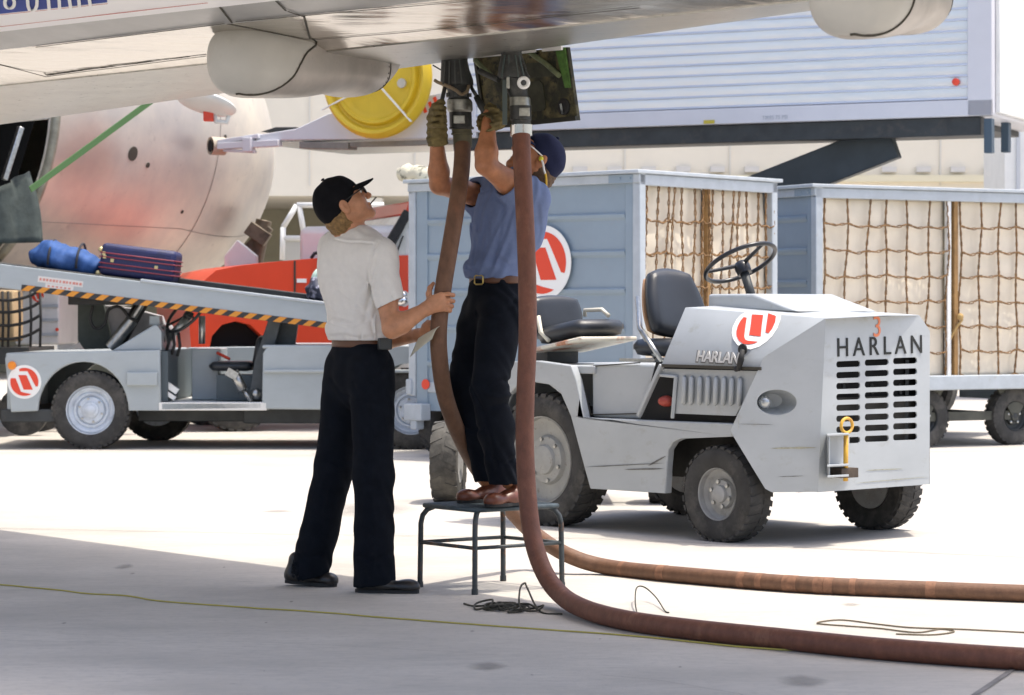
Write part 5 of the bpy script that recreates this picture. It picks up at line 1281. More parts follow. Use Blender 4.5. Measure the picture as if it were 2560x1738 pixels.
mb = MB(); mb.tube([q(1176, 208), q(1180, 222, -.03), q(1193, 243, -.06)], .008, 8); mb.tube([q(1191, 242, -.06), q(1203, 264, -.08), q(1225, 300, -.1)], [.013, .016, .014], 10); mb.build('grip_handle', M_noz, hose1)
mb = MB()
for x0, x1 in ((1124, 1122), (1136, 1138), (1148, 1155), (1112, 1108)): mb.bar(q(x0, 148, -.06), q(x1, 212, -.075), .006, .006)
for t in range(7): 
    a = 2*math.pi*t/7; mb.box(q(1146, 238)+V((math.cos(a)*.05, math.sin(a)*.05, 0)), (.014, .014, .016))
mb.build('nozzle_rib', mat('rib_grey', (.06, .065, .06), .45), hose1)
rows = [(1277, 118, 26), (1279, 138, 26), (1281, 165, 34), (1283, 190, 39), (1285, 196, 38), (1288, 198, 32), (1292, 225, 27), (1297, 240, 24), (1299, 244, 25), (1300, 247, 26), (1301, 262, 26), (1301, 265, 27), (1302, 300, 27), (1303, 302, 24), (1303, 311, 24), (1303, 312, 28), (1303, 340, 27.5), (1303, 343, 24)]
coupling(rows, 10.92, hose2, [(0, 5, M_noz, 'nozzle'), (5, 8, M_noz, 'swivel'), (8, 11, M_coll, 'collar'), (11, 14, M_noz, 'coupling_body'), (14, 17, M_chrome, 'hose_cuff')])
q = lambda x, y, d=0: P(x, y, 10.92+d)
mb = MB(); mb.tube([q(1309, 207, -.06)+V((math.cos(t)*.02, 0, math.sin(t)*.02)) for t in [2*math.pi*i/20 for i in range(20)]], .008, 8, closed=True); mb.build('ring_pull', M_logo_white, hose2)
mb = MB(); mb.tube(catmull([q(1199, 178, .1), q(1225, 190, .05), q(1248, 200, 0)]), .013, 8); mb.tube([q(1304, 150, -.03), q(1318, 185, -.04), q(1324, 193, -.03)], .004, 6); mb.build('locking_lever', M_noz, hose2)
mb = MB(); mb.box(q(1311, 280, -.048), (.045, .012, .036)); mb.box(q(1270, 207, -.06), (.014, .012, .05)); mb.build('coupling_plate', M_coll, hose2, bevel=.003)
mb = MB()
for x0, x1 in ((1262, 1254), (1272, 1274), (1288, 1296), (1298, 1310)): mb.bar(q(x0, 138, -.045), q(x1, 194, -.062), .005, .005)
mb.bar(q(1262, 200, -.03), q(1262, 312, -.03), .02, .02); mb.build('nozzle_rib', mat('rib_slate', (.05, .07, .065), .4), hose2)
# hinged fuelling door hanging from the leading edge
M_door = mat('grimy_door_lining', (.028, .03, .018), .7, col2=(.20, .17, .075), lo=.46, hi=.66, vscale=7, bump=.4, bscale=40, dirt=(.014, .015, .012), dscale=26, dlo=.5, dhi=.62)
dq = [P(1186, 140, 11.42), P(1418, 118, 10.98), P(1444, 301, 10.96), P(1212, 324, 11.40)]
fn = (dq[1]-dq[0]).cross(dq[2]-dq[0]).normalized(); fn = fn if fn.y < 0 else -fn
def dp(u, v, h=0): return dq[0].lerp(dq[1], u).lerp(dq[3].lerp(dq[2], u), v)+fn*h
mb = MB(); mb.prism(dq, fn*-.018); door = mb.build('fuelling_door', M_door, air, bevel=.002)
mb = MB()
mb.prism([dp(.0, .94), dp(1, .94), dp(1, 1), dp(0, 1)], fn*.012); mb.prism([dp(0, 0), dp(.03, 0), dp(.03, 1), dp(0, 1)], fn*.01); mb.build('door_flange', mat('flange_dark', (.022, .022, .014), .6), door)
mb = MB(); mb.prism([dp(.885, .0), dp(.985, .0), dp(.985, .55), dp(.93, .55)], fn*.008); mb.build('green_seal', mat('green_seal', (.07, .16, .03), .6, var=.5, vscale=30), door)
mb = MB(); mb.prism([dp(.56+.14*x, .62+.2*y) for x, y in ((-.8, -1), (.8, -1), (1, -.8), (1, .8), (.8, 1), (-.8, 1), (-1, .8), (-1, -.8))], fn*.006); mb.prism([dp(.56+.3*x, .27+.1*y) for x, y in ((-1, -1), (1, -1), (1, 1), (-1, 1))], fn*.004); mb.build('pressed_panel', mat('pressed_grime', (.04, .042, .025), .6, var=.5, vscale=18), door)
mb = MB(); mb.lathe([(.036, 0), (.036, .008), (.026, .012), (0, .01)], dp(.885, .8), fn, 20, sq=1.0); la = mb.build('latch_cup', M_black, door)
mb = MB(); mb.bar(dp(.885, .76, .016), dp(.89, .9, .016), .014, .01); mb.build('latch', M_chrome, la)
mb = MB(); mb.tube(catmull([dp(.62, .02, .01), dp(.7, .1, .02), dp(.78, .2, .015), dp(.9, .38, .012)]), .012, 8); mb.tube(catmull([dp(.04, .06, .02), dp(.16, .22, .03), dp(.2, .3, .02)]), .012, 8); mb.build('hose_line', mat('verdigris', (.16, .19, .10), .7, var=.4, vscale=20), door)
mb = MB()
for u0, u1 in ((.06, .33), (.56, .7), (.78, .98)): mb.bar(dp(u0, .01, .02), dp(u1, .01, .02), .012, .016)  # white bars stand in for sunlit gaps along the door's top
mb.build('sunlit_gap_strip', M_logo_white, door)
mb = MB(); mb.tube([P(1082, 163, 11.2), P(1104, 176, 11.2)], .003, 6); mb.build('bonding_wire', M_black, wing)
# stool
M_stool = mat('stool_tube', (.05, .058, .06), .5, .3, var=.3, vscale=18, dirt=(.16, .07, .03), dscale=14, dlo=.55, dhi=.66)
fl_, ff, fr_, fb = G(1050, 1468), G(1187, 1487), G(1405, 1470), G(1258, 1453)
st = thing('step_stool', (fl_+fr_)/2, 'low grey tubular step stool with mesh top under the blue shirted worker', 'stool')
ZS = .362
ctr = (fl_+fr_+ff+fb)/4
def top(p, k=.88): q = ctr+(p-ctr)*k; return V((q.x, q.y, ZS))
for foot in (fl_, ff, fr_, fb):
    tp_ = top(foot, .80); d = (foot-ctr).normalized(); sh = V((foot.x, foot.y, ZS-.085))-d*.004
    mb = MB(); mb.tube([V((foot.x, foot.y, .0)), V((foot.x, foot.y, .02)), sh, V((foot.x, foot.y, ZS-.05))-d*.012, V((foot.x, foot.y, ZS-.025))-d*.032, V((foot.x, foot.y, ZS-.014))-d*.06, tp_-V((0, 0, .014))], .0115, 12); mb.tube([V((foot.x, foot.y, 0)), V((foot.x, foot.y, .025))], .014, 12); mb.build('leg', M_stool, st, smooth=50)
for a, b in ((fl_, ff), (ff, fr_), (fr_, fb), (fb, fl_)):
    mb = MB(); mb.tube([V((a.x, a.y, .195)), V((b.x, b.y, .195))], .008, 10); mb.build('stretcher', M_stool, st)
mb = MB(); cs_ = [top(p, .93) for p in (fl_, ff, fr_, fb)]
mb.tube([p-V((0, 0, .008)) for p in cs_], .011, 10, closed=True)
for i in range(1, 24):
    t = i/24; mb.bar(cs_[0].lerp(cs_[1], t), cs_[3].lerp(cs_[2], t), .006, .007)
for i in range(1, 14):
    t = i/14; mb.bar(cs_[0].lerp(cs_[3], t)-V((0, 0, .004)), cs_[1].lerp(cs_[2], t)-V((0, 0, .004)), .004, .005)
mb.build('mesh_top', mat('mesh_slate', (.06, .08, .09), .55, .2, var=.3, vscale=30), st)

# ---------------------------------------------------------------- people
M_skinA = mat('fair_skin', (.50, .235, .125), .5, var=.2, vscale=22, sss=.05, bump=.06, bscale=120)
M_skinB = mat('tanned_skin', (.40, .165, .075), .48, var=.22, vscale=22, sss=.05, bump=.06, bscale=120)
M_shirtA = mat('white_shirt', (.79, .765, .72), .9, var=.04, vscale=30, bump=.12, bscale=260, spec=.15)
M_shirtB = mat('blue_shirt', (.145, .19, .325), .9, var=.08, vscale=20, bump=.12, bscale=240, spec=.15, dirt=(.10, .12, .20), dscale=9, dlo=.62, dhi=.8)
M_navy = mat('navy_trousers', (.0065, .0085, .013), .9, var=.2, vscale=20, bump=.2, bscale=150, spec=.12)
M_hairA = mat('golden_hair', (.25, .145, .05), .6, var=.4, vscale=70, bump=.6, bscale=150)
M_hairB = mat('brown_hair', (.10, .055, .025), .6, var=.4, vscale=70, bump=.6, bscale=150)
M_capA = mat('black_cap', (.007, .007, .009), .9, spec=.15, var=.2, vscale=30, bump=.2, bscale=200)
M_capB = mat('navy_cap', (.017, .021, .052), .85, spec=.15, var=.15, vscale=20, bump=.2, bscale=200)
M_shoeA = mat('black_leather', (.018, .016, .015), .35, var=.3, vscale=20)
M_shoeB = mat('brown_leather', (.13, .038, .018), .4, var=.3, vscale=20)
M_belt = mat('brown_belt', (.10, .038, .015), .45, var=.2, vscale=30)
M_glove = mat('leather_glove', (.15, .115, .04), .8, var=.35, vscale=18, bump=.5, bscale=45, dirt=(.05, .04, .02), dscale=16, dlo=.5, dhi=.68)
M_brass = mat('brass', (.6, .45, .15), .3, 1.0)
M_eye = mat('eye_white', (.7, .68, .64), .2); M_iris = mat('iris_dark', (.05, .03, .02), .2)

class Head:
    def __init__(s, c, yaw, pitch, k=1.0):
        y = V((yaw[0], yaw[1], 0)).normalized(); p = math.radians(pitch)
        s.k = k; s.c = V(c); s.f = y*math.cos(p)+V((0, 0, math.sin(p))); s.u = y*-math.sin(p)+V((0, 0, math.cos(p))); s.r = s.f.cross(s.u)
        s.R = Matrix((s.f, s.r, s.u)).transposed()
    def p(s, f, r, u): return s.c+(s.f*f+s.r*r+s.u*u)*s.k
    def add(s, S, neck):
        p, R = s.p, s.R
        S.ell(p(-.012, 0, .03), (.098, .077, .09), R, .02)
        S.ell(p(.03, 0, -.03), (.062, .06, .078), R, .03)
        for q in (-1, 1):
            S.cone(p(-.012, .052*q, -.05), p(.068, .016*q, -.098), .02, .018, .03)
            S.ell(p(.055, .036*q, -.032), (.026, .024, .03), R, .02)
            S.cone(p(.084, .012*q, .026), p(.07, .045*q, .026), .009, .008, .016)
            S.ell(p(.105, .013*q, -.04), (.009, .008, .007), R, .006)
            S.ell(p(.098, .032*q, .005), (.016, .017, .011), R, .012, op='s')
            S.ell(p(.079, .032*q, .004), (.0125, .0125, .0125), R, .003)
            # ear: shell with a hollow
            S.ell(p(-.012, .08*q, -.012), (.021, .009, .034), R, .008)
            S.ell(p(-.004, .088*q, -.008), (.009, .006, .018), R, .005, op='s')
        S.cone(p(.082, 0, .012), p(.113, 0, -.034), .009, .0115, .012)
        S.ell(p(.088, 0, -.062), (.012, .023, .0055), R, .006); S.ell(p(.086, 0, -.074), (.012, .02, .0065), R, .006)
        S.ell(p(.098, 0, -.0675), (.008, .02, .0014), R, .002, op='s')
        S.ell(p(.077, 0, -.102), (.017, .02, .015), R, .02)
        S.cone(p(-.022, 0, -.06), neck, .056, .062, .03)
        return S
    def eyes(s, parent):
        for q in (-1, 1):
            mb = MB(); mb.ball(s.p(.0835, .032*q, .004), .011, 12, 8); e = mb.build('eye', M_eye, parent, smooth=80)
            mb = MB(); mb.ball(s.p(.0915, .032*q, .006), .005, 8, 6); mb.build('iris', M_iris, e, smooth=80)
def limb(S, pts, rs, k=.02): S.chain([V(p) for p in pts], rs, k)
def shoe(heel, toe, m, parent, h=.105, w_=.043, lift=0.0):
    """heel and toe on the ground"""
    heel, toe = V(heel), V(toe); d = (toe-heel).normalized(); L_ = (toe-heel).length; s = V((-d.y, d.x, 0)).normalized(); n = d.cross(s)*1; n = n if n.z > 0 else -n
    q = lambda a, b, c: heel+d*(a*L_)+s*b+n*c
    S = SDF(); S.cone(q(.14, 0, .035), q(.42, 0, .032), w_*.78, w_*.82, .03); S.cone(q(.42, 0, .03), q(.84, .004, .024), w_*.85, w_*.72, .03, flat=(n, .72)); S.ell(q(.84, 0, .026), (L_*.16, w_*.9, .03), Matrix((d, s, n)).transposed(), .03)
    S.cone(q(.17, 0, .04), q(.2, 0, h), w_*.8, w_*.8, .03)
    lo = V((min(heel.x, toe.x)-.3, min(heel.y, toe.y)-.3, min(heel.z, toe.z)-.3)); hi = V((max(heel.x, toe.x)+.3, max(heel.y, toe.y)+.3, max(heel.z, toe.z)+.5))
    S.cut(q(0, 0, .012), -n, lo, hi); o = S.build('shoe', m, .005, parent)
    mb = MB(); top_, bot = [], []
    for i in range(24):
        t = 2*math.pi*i/24; a = .5+.5*math.cos(t); wv = w_*(1.02 if a > .5 else .86)*abs(math.sin(t))**.6*math.copysign(1, math.sin(t)); bot.append(q(a*1.0, wv, .0)); top_.append(q(a*1.0, wv, .014))
    mb.loft([bot, top_]); mb.build('sole', M_black, o)
    return o
def finger(S, pts, r0=.0098, r1=.0078, k=.004):
    n = len(pts)
    for i in range(n-1): S.cone(pts[i], pts[i+1], r0+(r1-r0)*i/(n-1), r0+(r1-r0)*(i+1)/(n-1), k)
def folds(seed, amp, fx, fy, fz):
    """soft cloth creases as a displacement"""
    def f(x, y, z):
        a = fx*x+fy*y+fz*z
        b = .55*fx*z-.7*fz*x+seed; m1 = .5+.5*np.sin(8*x+4*z+seed)*np.sin(6*z-5*y+3*seed); m2 = .5+.5*np.sin(7*z-6*x+2*seed)
        return amp*(m1*np.sin(a+2.2*np.sin(.31*a+seed)+2.5*np.sin(6*z+seed)+1.5*np.sin(11*x))+m2*(1-m1)*np.sin(b+1.8*np.sin(.4*b)+2*np.sin(9*x+seed)))
    return f
BOX = (V((-9, 5, -1)), V((9, 20, 4)))

# --- worker in white shirt, watching the coupling, right hand on the hose, paper in the left
fA = V((.8, .6, 0)); rA = V((.6, -.8, 0))
HA = Head(P(858, 509, 11.17), (.985, .17), 35)
sR, sL = P(948, 640, 11.04), P(842, 622, 11.35); eR, wR = P(980, 822, 10.92), P(1066, 772, 10.935); eL, wL = P(930, 856, 11.42), P(1046, 838, 11.22)
S = SDF(); HA.add(S, P(880, 602, 11.2))
S.cone(P(882, 610, 11.2), P(898, 850, 11.21), .09, .08, .03); S.cone(sR, sL, .04, .04, .03)
limb(S, [sR, sR.lerp(eR, .55), eR, eR.lerp(wR, .28), wR], [.048, .047, .039, .043, .0275])
limb(S, [sL, eL, eL.lerp(wL, .3), wL], [.046, .039, .041, .027])
for hip, knee, ank in ((P(926, 905, 11.1), P(932, 1180, 11.06), P(926, 1440, 11.06)), (P(870, 905, 11.3), P(838, 1165, 11.32), P(772, 1430, 11.3))):
    limb(S, [P(898, 850, 11.21), hip, knee, ank], [.05, .06, .045, .032], .02)
# right hand: back of the hand to the viewer, fingers round the hose, thumb up behind it
yh = 10.928; kn = [P(1102, 738, yh), P(1106, 750, yh), P(1106, 762, yh+.002), P(1103, 772, yh+.005)]
for i, k_ in enumerate(kn): S.cone(wR, k_, .0235-.001*i, .0135, .016)
S.ell(P(1086, 755, yh+.004), (.03, .018, .028), None, .02)
tips = [(1121, 735, 1133, 738, 1130, 740), (1122, 750, 1133, 753, 1129, 755), (1120, 763, 1130, 766, 1126, 768), (1115, 774, 1125, 777, 1122, 779)]
for k_, t in zip(kn, tips): finger(S, [k_, P(t[0], t[1], yh+.006), P(t[2], t[3], yh+.04), P(t[4], t[5], yh+.075)], .0105, .0085)
finger(S, [P(1074, 756, yh+.012), P(1072, 735, yh+.03), P(1075, 720, yh+.045), P(1083, 709, yh+.058)], .0135, .0085, .01)
# left hand: thumb on top of the sheet, fingers under it
for i, (x, y, d) in enumerate(((1066, 822, -.01), (1068, 828, .005), (1068, 833, .02), (1066, 838, .032))):
    S.cone(wL, P(x, y, 11.17+d), .022, .013, .014); finger(S, [P(x, y, 11.17+d), P(x+14, y-2, 11.165+d), P(x+24, y-7, 11.16+d), P(x+30, y-12, 11.158+d)], .010, .008)
finger(S, [P(1056, 830, 11.18), P(1066, 812, 11.155), P(1077, 807, 11.14), P(1089, 806, 11.13)], .0145, .0088, .01)
S.cone(P(1060, 815, 11.2), P(1070, 804, 11.19), .012, .009, .008)
pA = S.build('person', M_skinA, .004, None); tag(pA, 'person in white short sleeved shirt and black cap, gripping a hose and a paper', 'person')
HA.eyes(pA)
hair = SDF(); hair.ell(HA.p(-.042, 0, -.035), (.074, .073, .082), HA.R, .02); hair.ell(HA.p(-.068, 0, -.072), (.034, .05, .045), HA.R, .04); hair.ell(HA.p(-.01, 0, .02), (.092, .081, .06), HA.R, .02)
hair.cut(HA.p(.004, 0, 0), HA.f+HA.u*-.15, *BOX); hair.disp(lambda x, y, z: .0022*np.sin(210*x+60*z)*np.sin(160*y+90*z)+.0015*np.sin(330*z+100*x))
for q_ in (-1, 1): hair.ell(HA.p(-.006, .08*q_, -.014), (.024, .02, .038), HA.R, .006, op='s')
hair.build('hair', M_hairA, .0045, pA)
def cap(H, m, parent, brim_tilt=-14, brim_len=.075):
    C = SDF(); C.ell(H.p(-.014, 0, .034), (.107*H.k, .086*H.k, .095*H.k), H.R, .01); C.ell(H.p(-.07, 0, .0), (.05, .075, .06), H.R, .03)
    n = (H.f*.375-H.u*.927); C.cut(H.p(.083, 0, .022), n, *BOX)
    C.disp(lambda x, y, z: .0015*np.sin(90*x+40*z))
    t = math.radians(brim_tilt); bf = H.f*math.cos(t)+H.u*math.sin(t); bu = bf.cross(H.r)*-1; bu = bu if bu.dot(H.u) > 0 else -bu
    o = C.build('cap', m, .0045, parent)
    mb = MB(); T_, B_ = [], []; c0 = H.p(.062, 0, .042)
    n_ = 24; rows_ = []
    for j in range(5):
        row = []
        for i in range(n_+1):
            a = math.pi*(i/n_-.5); w_ = .079; l = (.035+brim_len)*math.cos(a)**.75*(j/4); x = w_*math.sin(a)
            row.append(c0+bf*(l)+H.r*x-bu*(x*x*3.2))
        rows_.append(row)
    g_ = [[mb.bm.verts.new(p) for p in r_] for r_ in rows_]
    for j in range(4):
        for i in range(n_):
            try: mb.bm.faces.new((g_[j][i], g_[j+1][i], g_[j+1][i+1], g_[j][i+1])).smooth = True
            except ValueError: pass
    bmesh.ops.remove_doubles(mb.bm, verts=mb.bm.verts, dist=1e-5)
    mb.build('brim', m, o, solid=.005)
    mb = MB(); mb.ball(H.p(-.014, 0, .134), (.009, .009, .005), 10, 6, H.R); mb.build('cap_button', m, o)
    return o
cpA = cap(HA, M_capA, pA)
mb = MB()
for q_ in (-1, 1):
    mb.tube([HA.p(.105, .033*q_+.026*math.cos(t), .002+.02*math.sin(t)) for t in [2*math.pi*i/18 for i in range(18)]], .0028, 6, closed=True); mb.tube([HA.p(.103, .058*q_, .008), HA.p(.06, .073*q_, .009), HA.p(-.012, .081*q_, .008)], .0026, 6)
mb.tube([HA.p(.107, -.009, .006), HA.p(.112, 0, .009), HA.p(.107, .009, .006)], .0026, 6)
gl = mb.build('glasses', M_black, pA)
mb = MB()
for q_ in (-1, 1): mb.lathe([(.024, 0), (.0, .001)], HA.p(.105, .033*q_, .002), HA.f, 18, sq=.8)
mb.build('lens', mat('dark_lens', (.03, .03, .03), .08), gl)
mb = MB(); mb.tube([HA.p(.092, .012, -.068), HA.p(.132, .016, -.058)], .0032, 8); mb.build('toothpick', mat('pen_grey', (.12, .11, .10), .5), pA)
# shirt
S = SDF()
S.cone(P(899, 838, 11.2), P(888, 668, 11.2), .163, .186, .05, flat=(fA, .66)); S.cone(sR+V((0, 0, -.005)), sL+V((0, 0, -.005)), .066, .066, .09); S.cone(P(888, 642, 11.2), P(886, 624, 11.2), .085, .066, .04)
S.ell(P(902, 826, 11.2), (.145, .135, .075), None, .05); S.ell(P(858, 680, 11.24), (.10, .10, .15), None, .06)
he = P(974, 760, 10.965); S.cone(sR, sR.lerp(he, 1.12), .071, .0635, .045); S.cone(sL, sL.lerp(eL, .6), .07, .066, .045)
ad = (he-sR).normalized(); hn = (V((.42, -.05, -.91))).normalized(); loR = V((he.x-.13, he.y-.13, he.z-.2)); hiR = V((he.x+.13, he.y+.1, he.z+.12))
dk = folds(1.3, .0042, 55, 40, 48); S.disp(lambda x, y, z: dk(x, y, z)*np.clip((1.62-z)*1.6, .25, 1.2)+.004*np.sin(60*z+9*x)*np.clip((1.16-z)*9, 0, 1))
for q_, Y_, am, w_ in (([(948, 606), (930, 640), (922, 690), (928, 735), (941, 772)], 11.05, .0075, .005), ([(836, 598), (868, 606), (905, 607), (936, 611)], 11.1, .005, .004), ([(815, 842), (860, 836), (905, 846), (962, 832)], 11.1, .006, .007), ([(822, 806), (870, 820), (925, 800)], 11.1, .006, .008),
        ([(944, 775), (930, 806), (938, 842)], 11.1, .007, .007), ([(948, 780), (962, 815), (976, 845)], 11.1, .006, .006), ([(846, 735), (888, 765), (922, 792)], 11.1, .0045, .010), ([(806, 760), (840, 790), (880, 800)], 11.15, .0045, .009), ([(925, 700), (900, 728), (885, 772)], 11.1, .0045, .009),
        ([(860, 842), (866, 856)], 11.1, .006, .006), ([(905, 838), (900, 856)], 11.1, .006, .005), ([(960, 690), (978, 715), (985, 742)], 11.0, .004, .007), ([(828, 650), (860, 690), (880, 700)], 11.2, .003, .012)):
    S.crease(q_, Y_, am, w_); S.crease([(x+5, y-3) for x, y in q_], Y_, -am*.6, w_*1.3)
S.cut(he, hn, V((he.x-.055, he.y-.14, he.z-.2)), V((he.x+.16, he.y+.09, he.z+.1)))
S.cone(he-ad*.045, he+ad*.06, .053, .055, .004, op='s')
S.cone(P(868, 555, 11.18), P(880, 600, 11.2), .056, .06, .012, op='s')
S.cut(P(900, 851, 11.2), (0, 0, -1), *BOX)
# crease from armpit across the back and along the sleeve seam
ap = P(952, 690, 11.0)
S.disp(lambda x, y, z: .009*np.exp(-((x-(ap.x-.03)-.22*(z-ap.z))/.010)**2)*np.exp(-((z-ap.z+.03)/.16)**2))
shA = S.build('shirt', M_shirtA, .005, pA)
ca, cb = P(884, 596, 11.19), HA.p(-.02, 0, -.06)
cd = (cb-ca).normalized(); mb = MB(); cx = rA; cy = cd.cross(cx).normalized(); cx = cy.cross(cd)
sec = []
for r_, h_ in ((.092, -.03), (.078, .01), (.068, .04), (.071, .044), (.084, .012), (.100, -.03)):
    sec.append([ca+cd*(h_-(.022 if math.cos(t-2.2) > .3 else 0)*0)+cx*(r_*math.cos(t))+cy*(r_*math.sin(t)) for t in [2*math.pi*i/36 for i in range(36)]])
mb.loft(sec, cap=False); mb.build('collar', M_shirtA, shA, smooth=60, sub=1)
# trousers
def trousers(waist, hipc, legs, m, parent, f, wr, hr, hemn=None, seed=0, amp=.0035, creases=()):
    S = SDF(); S.cone(waist, hipc, wr, hr, .04, flat=(f, .72))
    for pts, rs, hem in legs:
        S.chain(pts, rs, .035)
    S.disp(folds(seed, amp, 60, 45, 50))
    for pts, rs, hem in legs:
        e = pts[-1]; dn_ = (pts[-1]-pts[-2]).normalized()
        if hem is not None:
            hp, hnrm = hem; S.cut(hp, hnrm, hp-V((.2, .2, .16)), hp+V((.2, .2, .12)))
            S.cone(hp-dn_*.05, hp+dn_*.05, rs[-1]-.012, rs[-1]-.008, .004, op='s')
    S.cut(waist, (0, 0, 1), *BOX)
    for q_, Y_, am, w_ in creases: S.crease(q_, Y_, am, w_)
    return S.build('trousers', m, .006, parent)
hR, kR, aR = P(930, 925, 11.1), P(934, 1185, 11.05), P(936, 1448, 11.05)
hL, kL, aL = P(866, 925, 11.3), P(838, 1160, 11.32), P(768, 1440, 11.3)
hm = P(936, 1463, 11.05); hm2 = P(763, 1448, 11.3)
trA = trousers(P(900, 852, 11.21), P(898, 940, 11.2), [([hR, kR, aR+V((0, 0, -.04))], [.1, .083, .09], (hm, V((.12, 0, -1)))), ([hL, kL, aL+V((-.005, 0, -.05))], [.1, .084, .084], (hm2, V((.25, 0, -1))))], M_navy, pA, fA, .142, .152, seed=.7, creases=[([(975, 885), (968, 915), (950, 935)], 11.05, .008, .006), ([(925, 960), (932, 1180), (938, 1430)], 11.0, -.006, .008), ([(885, 960), (902, 1000), (940, 1010)], 11.05, .007, .010), ([(830, 950), (860, 985), (890, 990)], 11.2, .007, .010), ([(895, 1390), (930, 1400), (980, 1385)], 11.0, .007, .009), ([(740, 1380), (770, 1395), (805, 1385)], 11.25, .007, .009), ([(820, 1150), (850, 1160), (880, 1150)], 11.25, .006, .011)])
S = SDF(); S.cone(P(899, 849, 11.21), P(899, 866, 11.21), .148, .148, .004, flat=(fA, .72)); S.cut(P(900, 847, 11.21), (0, 0, 1), *BOX); S.cut(P(900, 869, 11.21), (0, 0, -1), *BOX); S.build('belt', M_belt, .005, pA)
mb = MB(); mb.box(P(962, 860, 11.04), (.058, .03, .05), Matrix.Rotation(.35, 3, 'Z')); mb.build('pager', mat('pager_slate', (.03, .035, .035), .45), pA, bevel=.005)
mb = MB(); mb.box(P(832, 868, 11.27), (.012, .012, .025)); mb.build('belt_clip', M_coll, pA)
gR = G(1040, 1480); gH = G(886, 1483); shoe(V((gH.x, 11.04, .0)), V((gH.x+.275, 11.0, .0)), M_shoeA, pA)
g2 = G(842, 1466); shoe(V((g2.x-.228, 11.32, .012)), V((g2.x, 11.26, .0)), M_shoeA, pA)
# paper held in the left hand
mb = MB(); g_ = []
pc = [P(1099, 816, 10.925), P(1046, 840, 11.06), P(1025, 887, 11.05), P(1080, 848, 10.92)]
for i in range(9):
    row = []
    for j in range(7):
        u, v = i/8, j/6; q = pc[0].lerp(pc[1], u).lerp(pc[3].lerp(pc[2], u), v); q = q+V((0, -.012*math.sin(math.pi*u), .012*math.sin(math.pi*v)*(1-u)-.01*u*u)); row.append(mb.bm.verts.new(q))
    g_.append(row)
for i in range(8):
    for j in range(6): mb.bm.faces.new((g_[i][j], g_[i+1][j], g_[i+1][j+1], g_[i][j+1])).smooth = True
pp = mb.build('paper', mat('cream_paper', (.55, .53, .42), .8), None, solid=.0015); tag(pp, 'creased sheet of cream paper held in the white shirted worker\'s left hand', 'paper')

# --- worker in blue shirt on the stool, both gloves at the coupling handles
fB = V((-.85, -.52, 0)).normalized(); rB = V((-.52, .85, 0))
HB_ = Head(P(1343, 396, 11.26), (-.97, -.22), 40, .95)
sL, sR = P(1322, 496, 11.14), P(1212, 494, 11.44); eL, wL = P(1214, 412, 10.99), P(1221, 312, 11.03); eR, wR = P(1099, 462, 11.27), P(1092, 352, 11.17)
S = SDF(); HB_.add(S, P(1322, 468, 11.28))
S.cone(P(1300, 490, 11.29), P(1240, 700, 11.26), .09, .08, .03); S.cone(sR, sL, .045, .045, .03)
limb(S, [sL, sL.lerp(eL, .5), eL, eL.lerp(wL, .3), wL], [.054, .052, .042, .047, .029]); limb(S, [sR, sR.lerp(eR, .5), eR, eR.lerp(wR, .3), wR], [.052, .048, .041, .044, .028])
S.cone(wL, P(1222, 285, 11.04), .026, .024, .01); S.cone(wR, P(1092, 315, 11.14), .026, .024, .01)
for hip, knee, ank in ((P(1262, 775, 11.14), P(1220, 968, 11.0), P(1272, 1205, 11.1)), (P(1202, 775, 11.36), P(1160, 955, 11.22), P(1214, 1200, 11.3))):
    limb(S, [P(1240, 700, 11.26), hip, knee, ank], [.05, .06, .045, .032], .02)
pB = S.build('person', M_skinB, .004, None); tag(pB, 'person in blue work shirt and navy cap standing on the stool, gloved hands raised', 'person')
HB_.eyes(pB)
hair = SDF(); hair.ell(HB_.p(-.042, 0, -.035), (.076, .074, .085), HB_.R, .02); hair.ell(HB_.p(-.08, 0, -.055), (.042, .06, .045), HB_.R, .03)
hair.cut(HB_.p(.0, 0, 0), HB_.f+HB_.u*-.15, *BOX); hair.disp(lambda x, y, z: .0025*np.sin(210*x+60*z)*np.sin(160*y+90*z)+.0015*np.sin(330*z+100*x))
for q_ in (-1, 1): hair.ell(HB_.p(-.006, .08*q_, -.014), (.024, .02, .038), HB_.R, .006, op='s')
hair.build('hair', M_hairB, .0045, pB)
cap(HB_, M_capB, pB)
mb = MB()
for q_ in (-1, 1):
    mb.tube([HB_.p(.105, .033*q_+.027*math.cos(t), .002+.021*math.sin(t)) for t in [2*math.pi*i/18 for i in range(18)]], .003, 6, closed=True); mb.tube([HB_.p(.103, .058*q_, .008), HB_.p(.06, .075*q_, .009), HB_.p(-.0, .082*q_, .008)], .0032, 6)
mb.tube([HB_.p(.107, -.009, .006), HB_.p(.112, 0, .009), HB_.p(.107, .009, .006)], .003, 6)
mb.build('glasses', M_logo_white, pB)
mb = MB(); q0 = HB_.p(-.002, -.09, -.008); mb.ball(q0, (.011, .011, .011), 10, 8); mb.build('ear_plug', mat('plug_lime', (.62, .62, .05), .5), pB)
mb = MB(); mb.tube(catmull([q0, q0+V((.008, -.01, -.02)), q0+V((.012, -.008, -.045)), q0+V((.018, -.0, -.065))]), .0045, 8); mb.build('plug_cord', M_logo_white, pB)
mb = MB(); mb.tube(catmull([q0+V((.018, -.0, -.063)), q0+V((.022, .002, -.085)), q0+V((.022, .01, -.12))]), .005, 8); mb.build('plug_band', mat('plug_yellow', (.7, .42, .03), .5), pB)
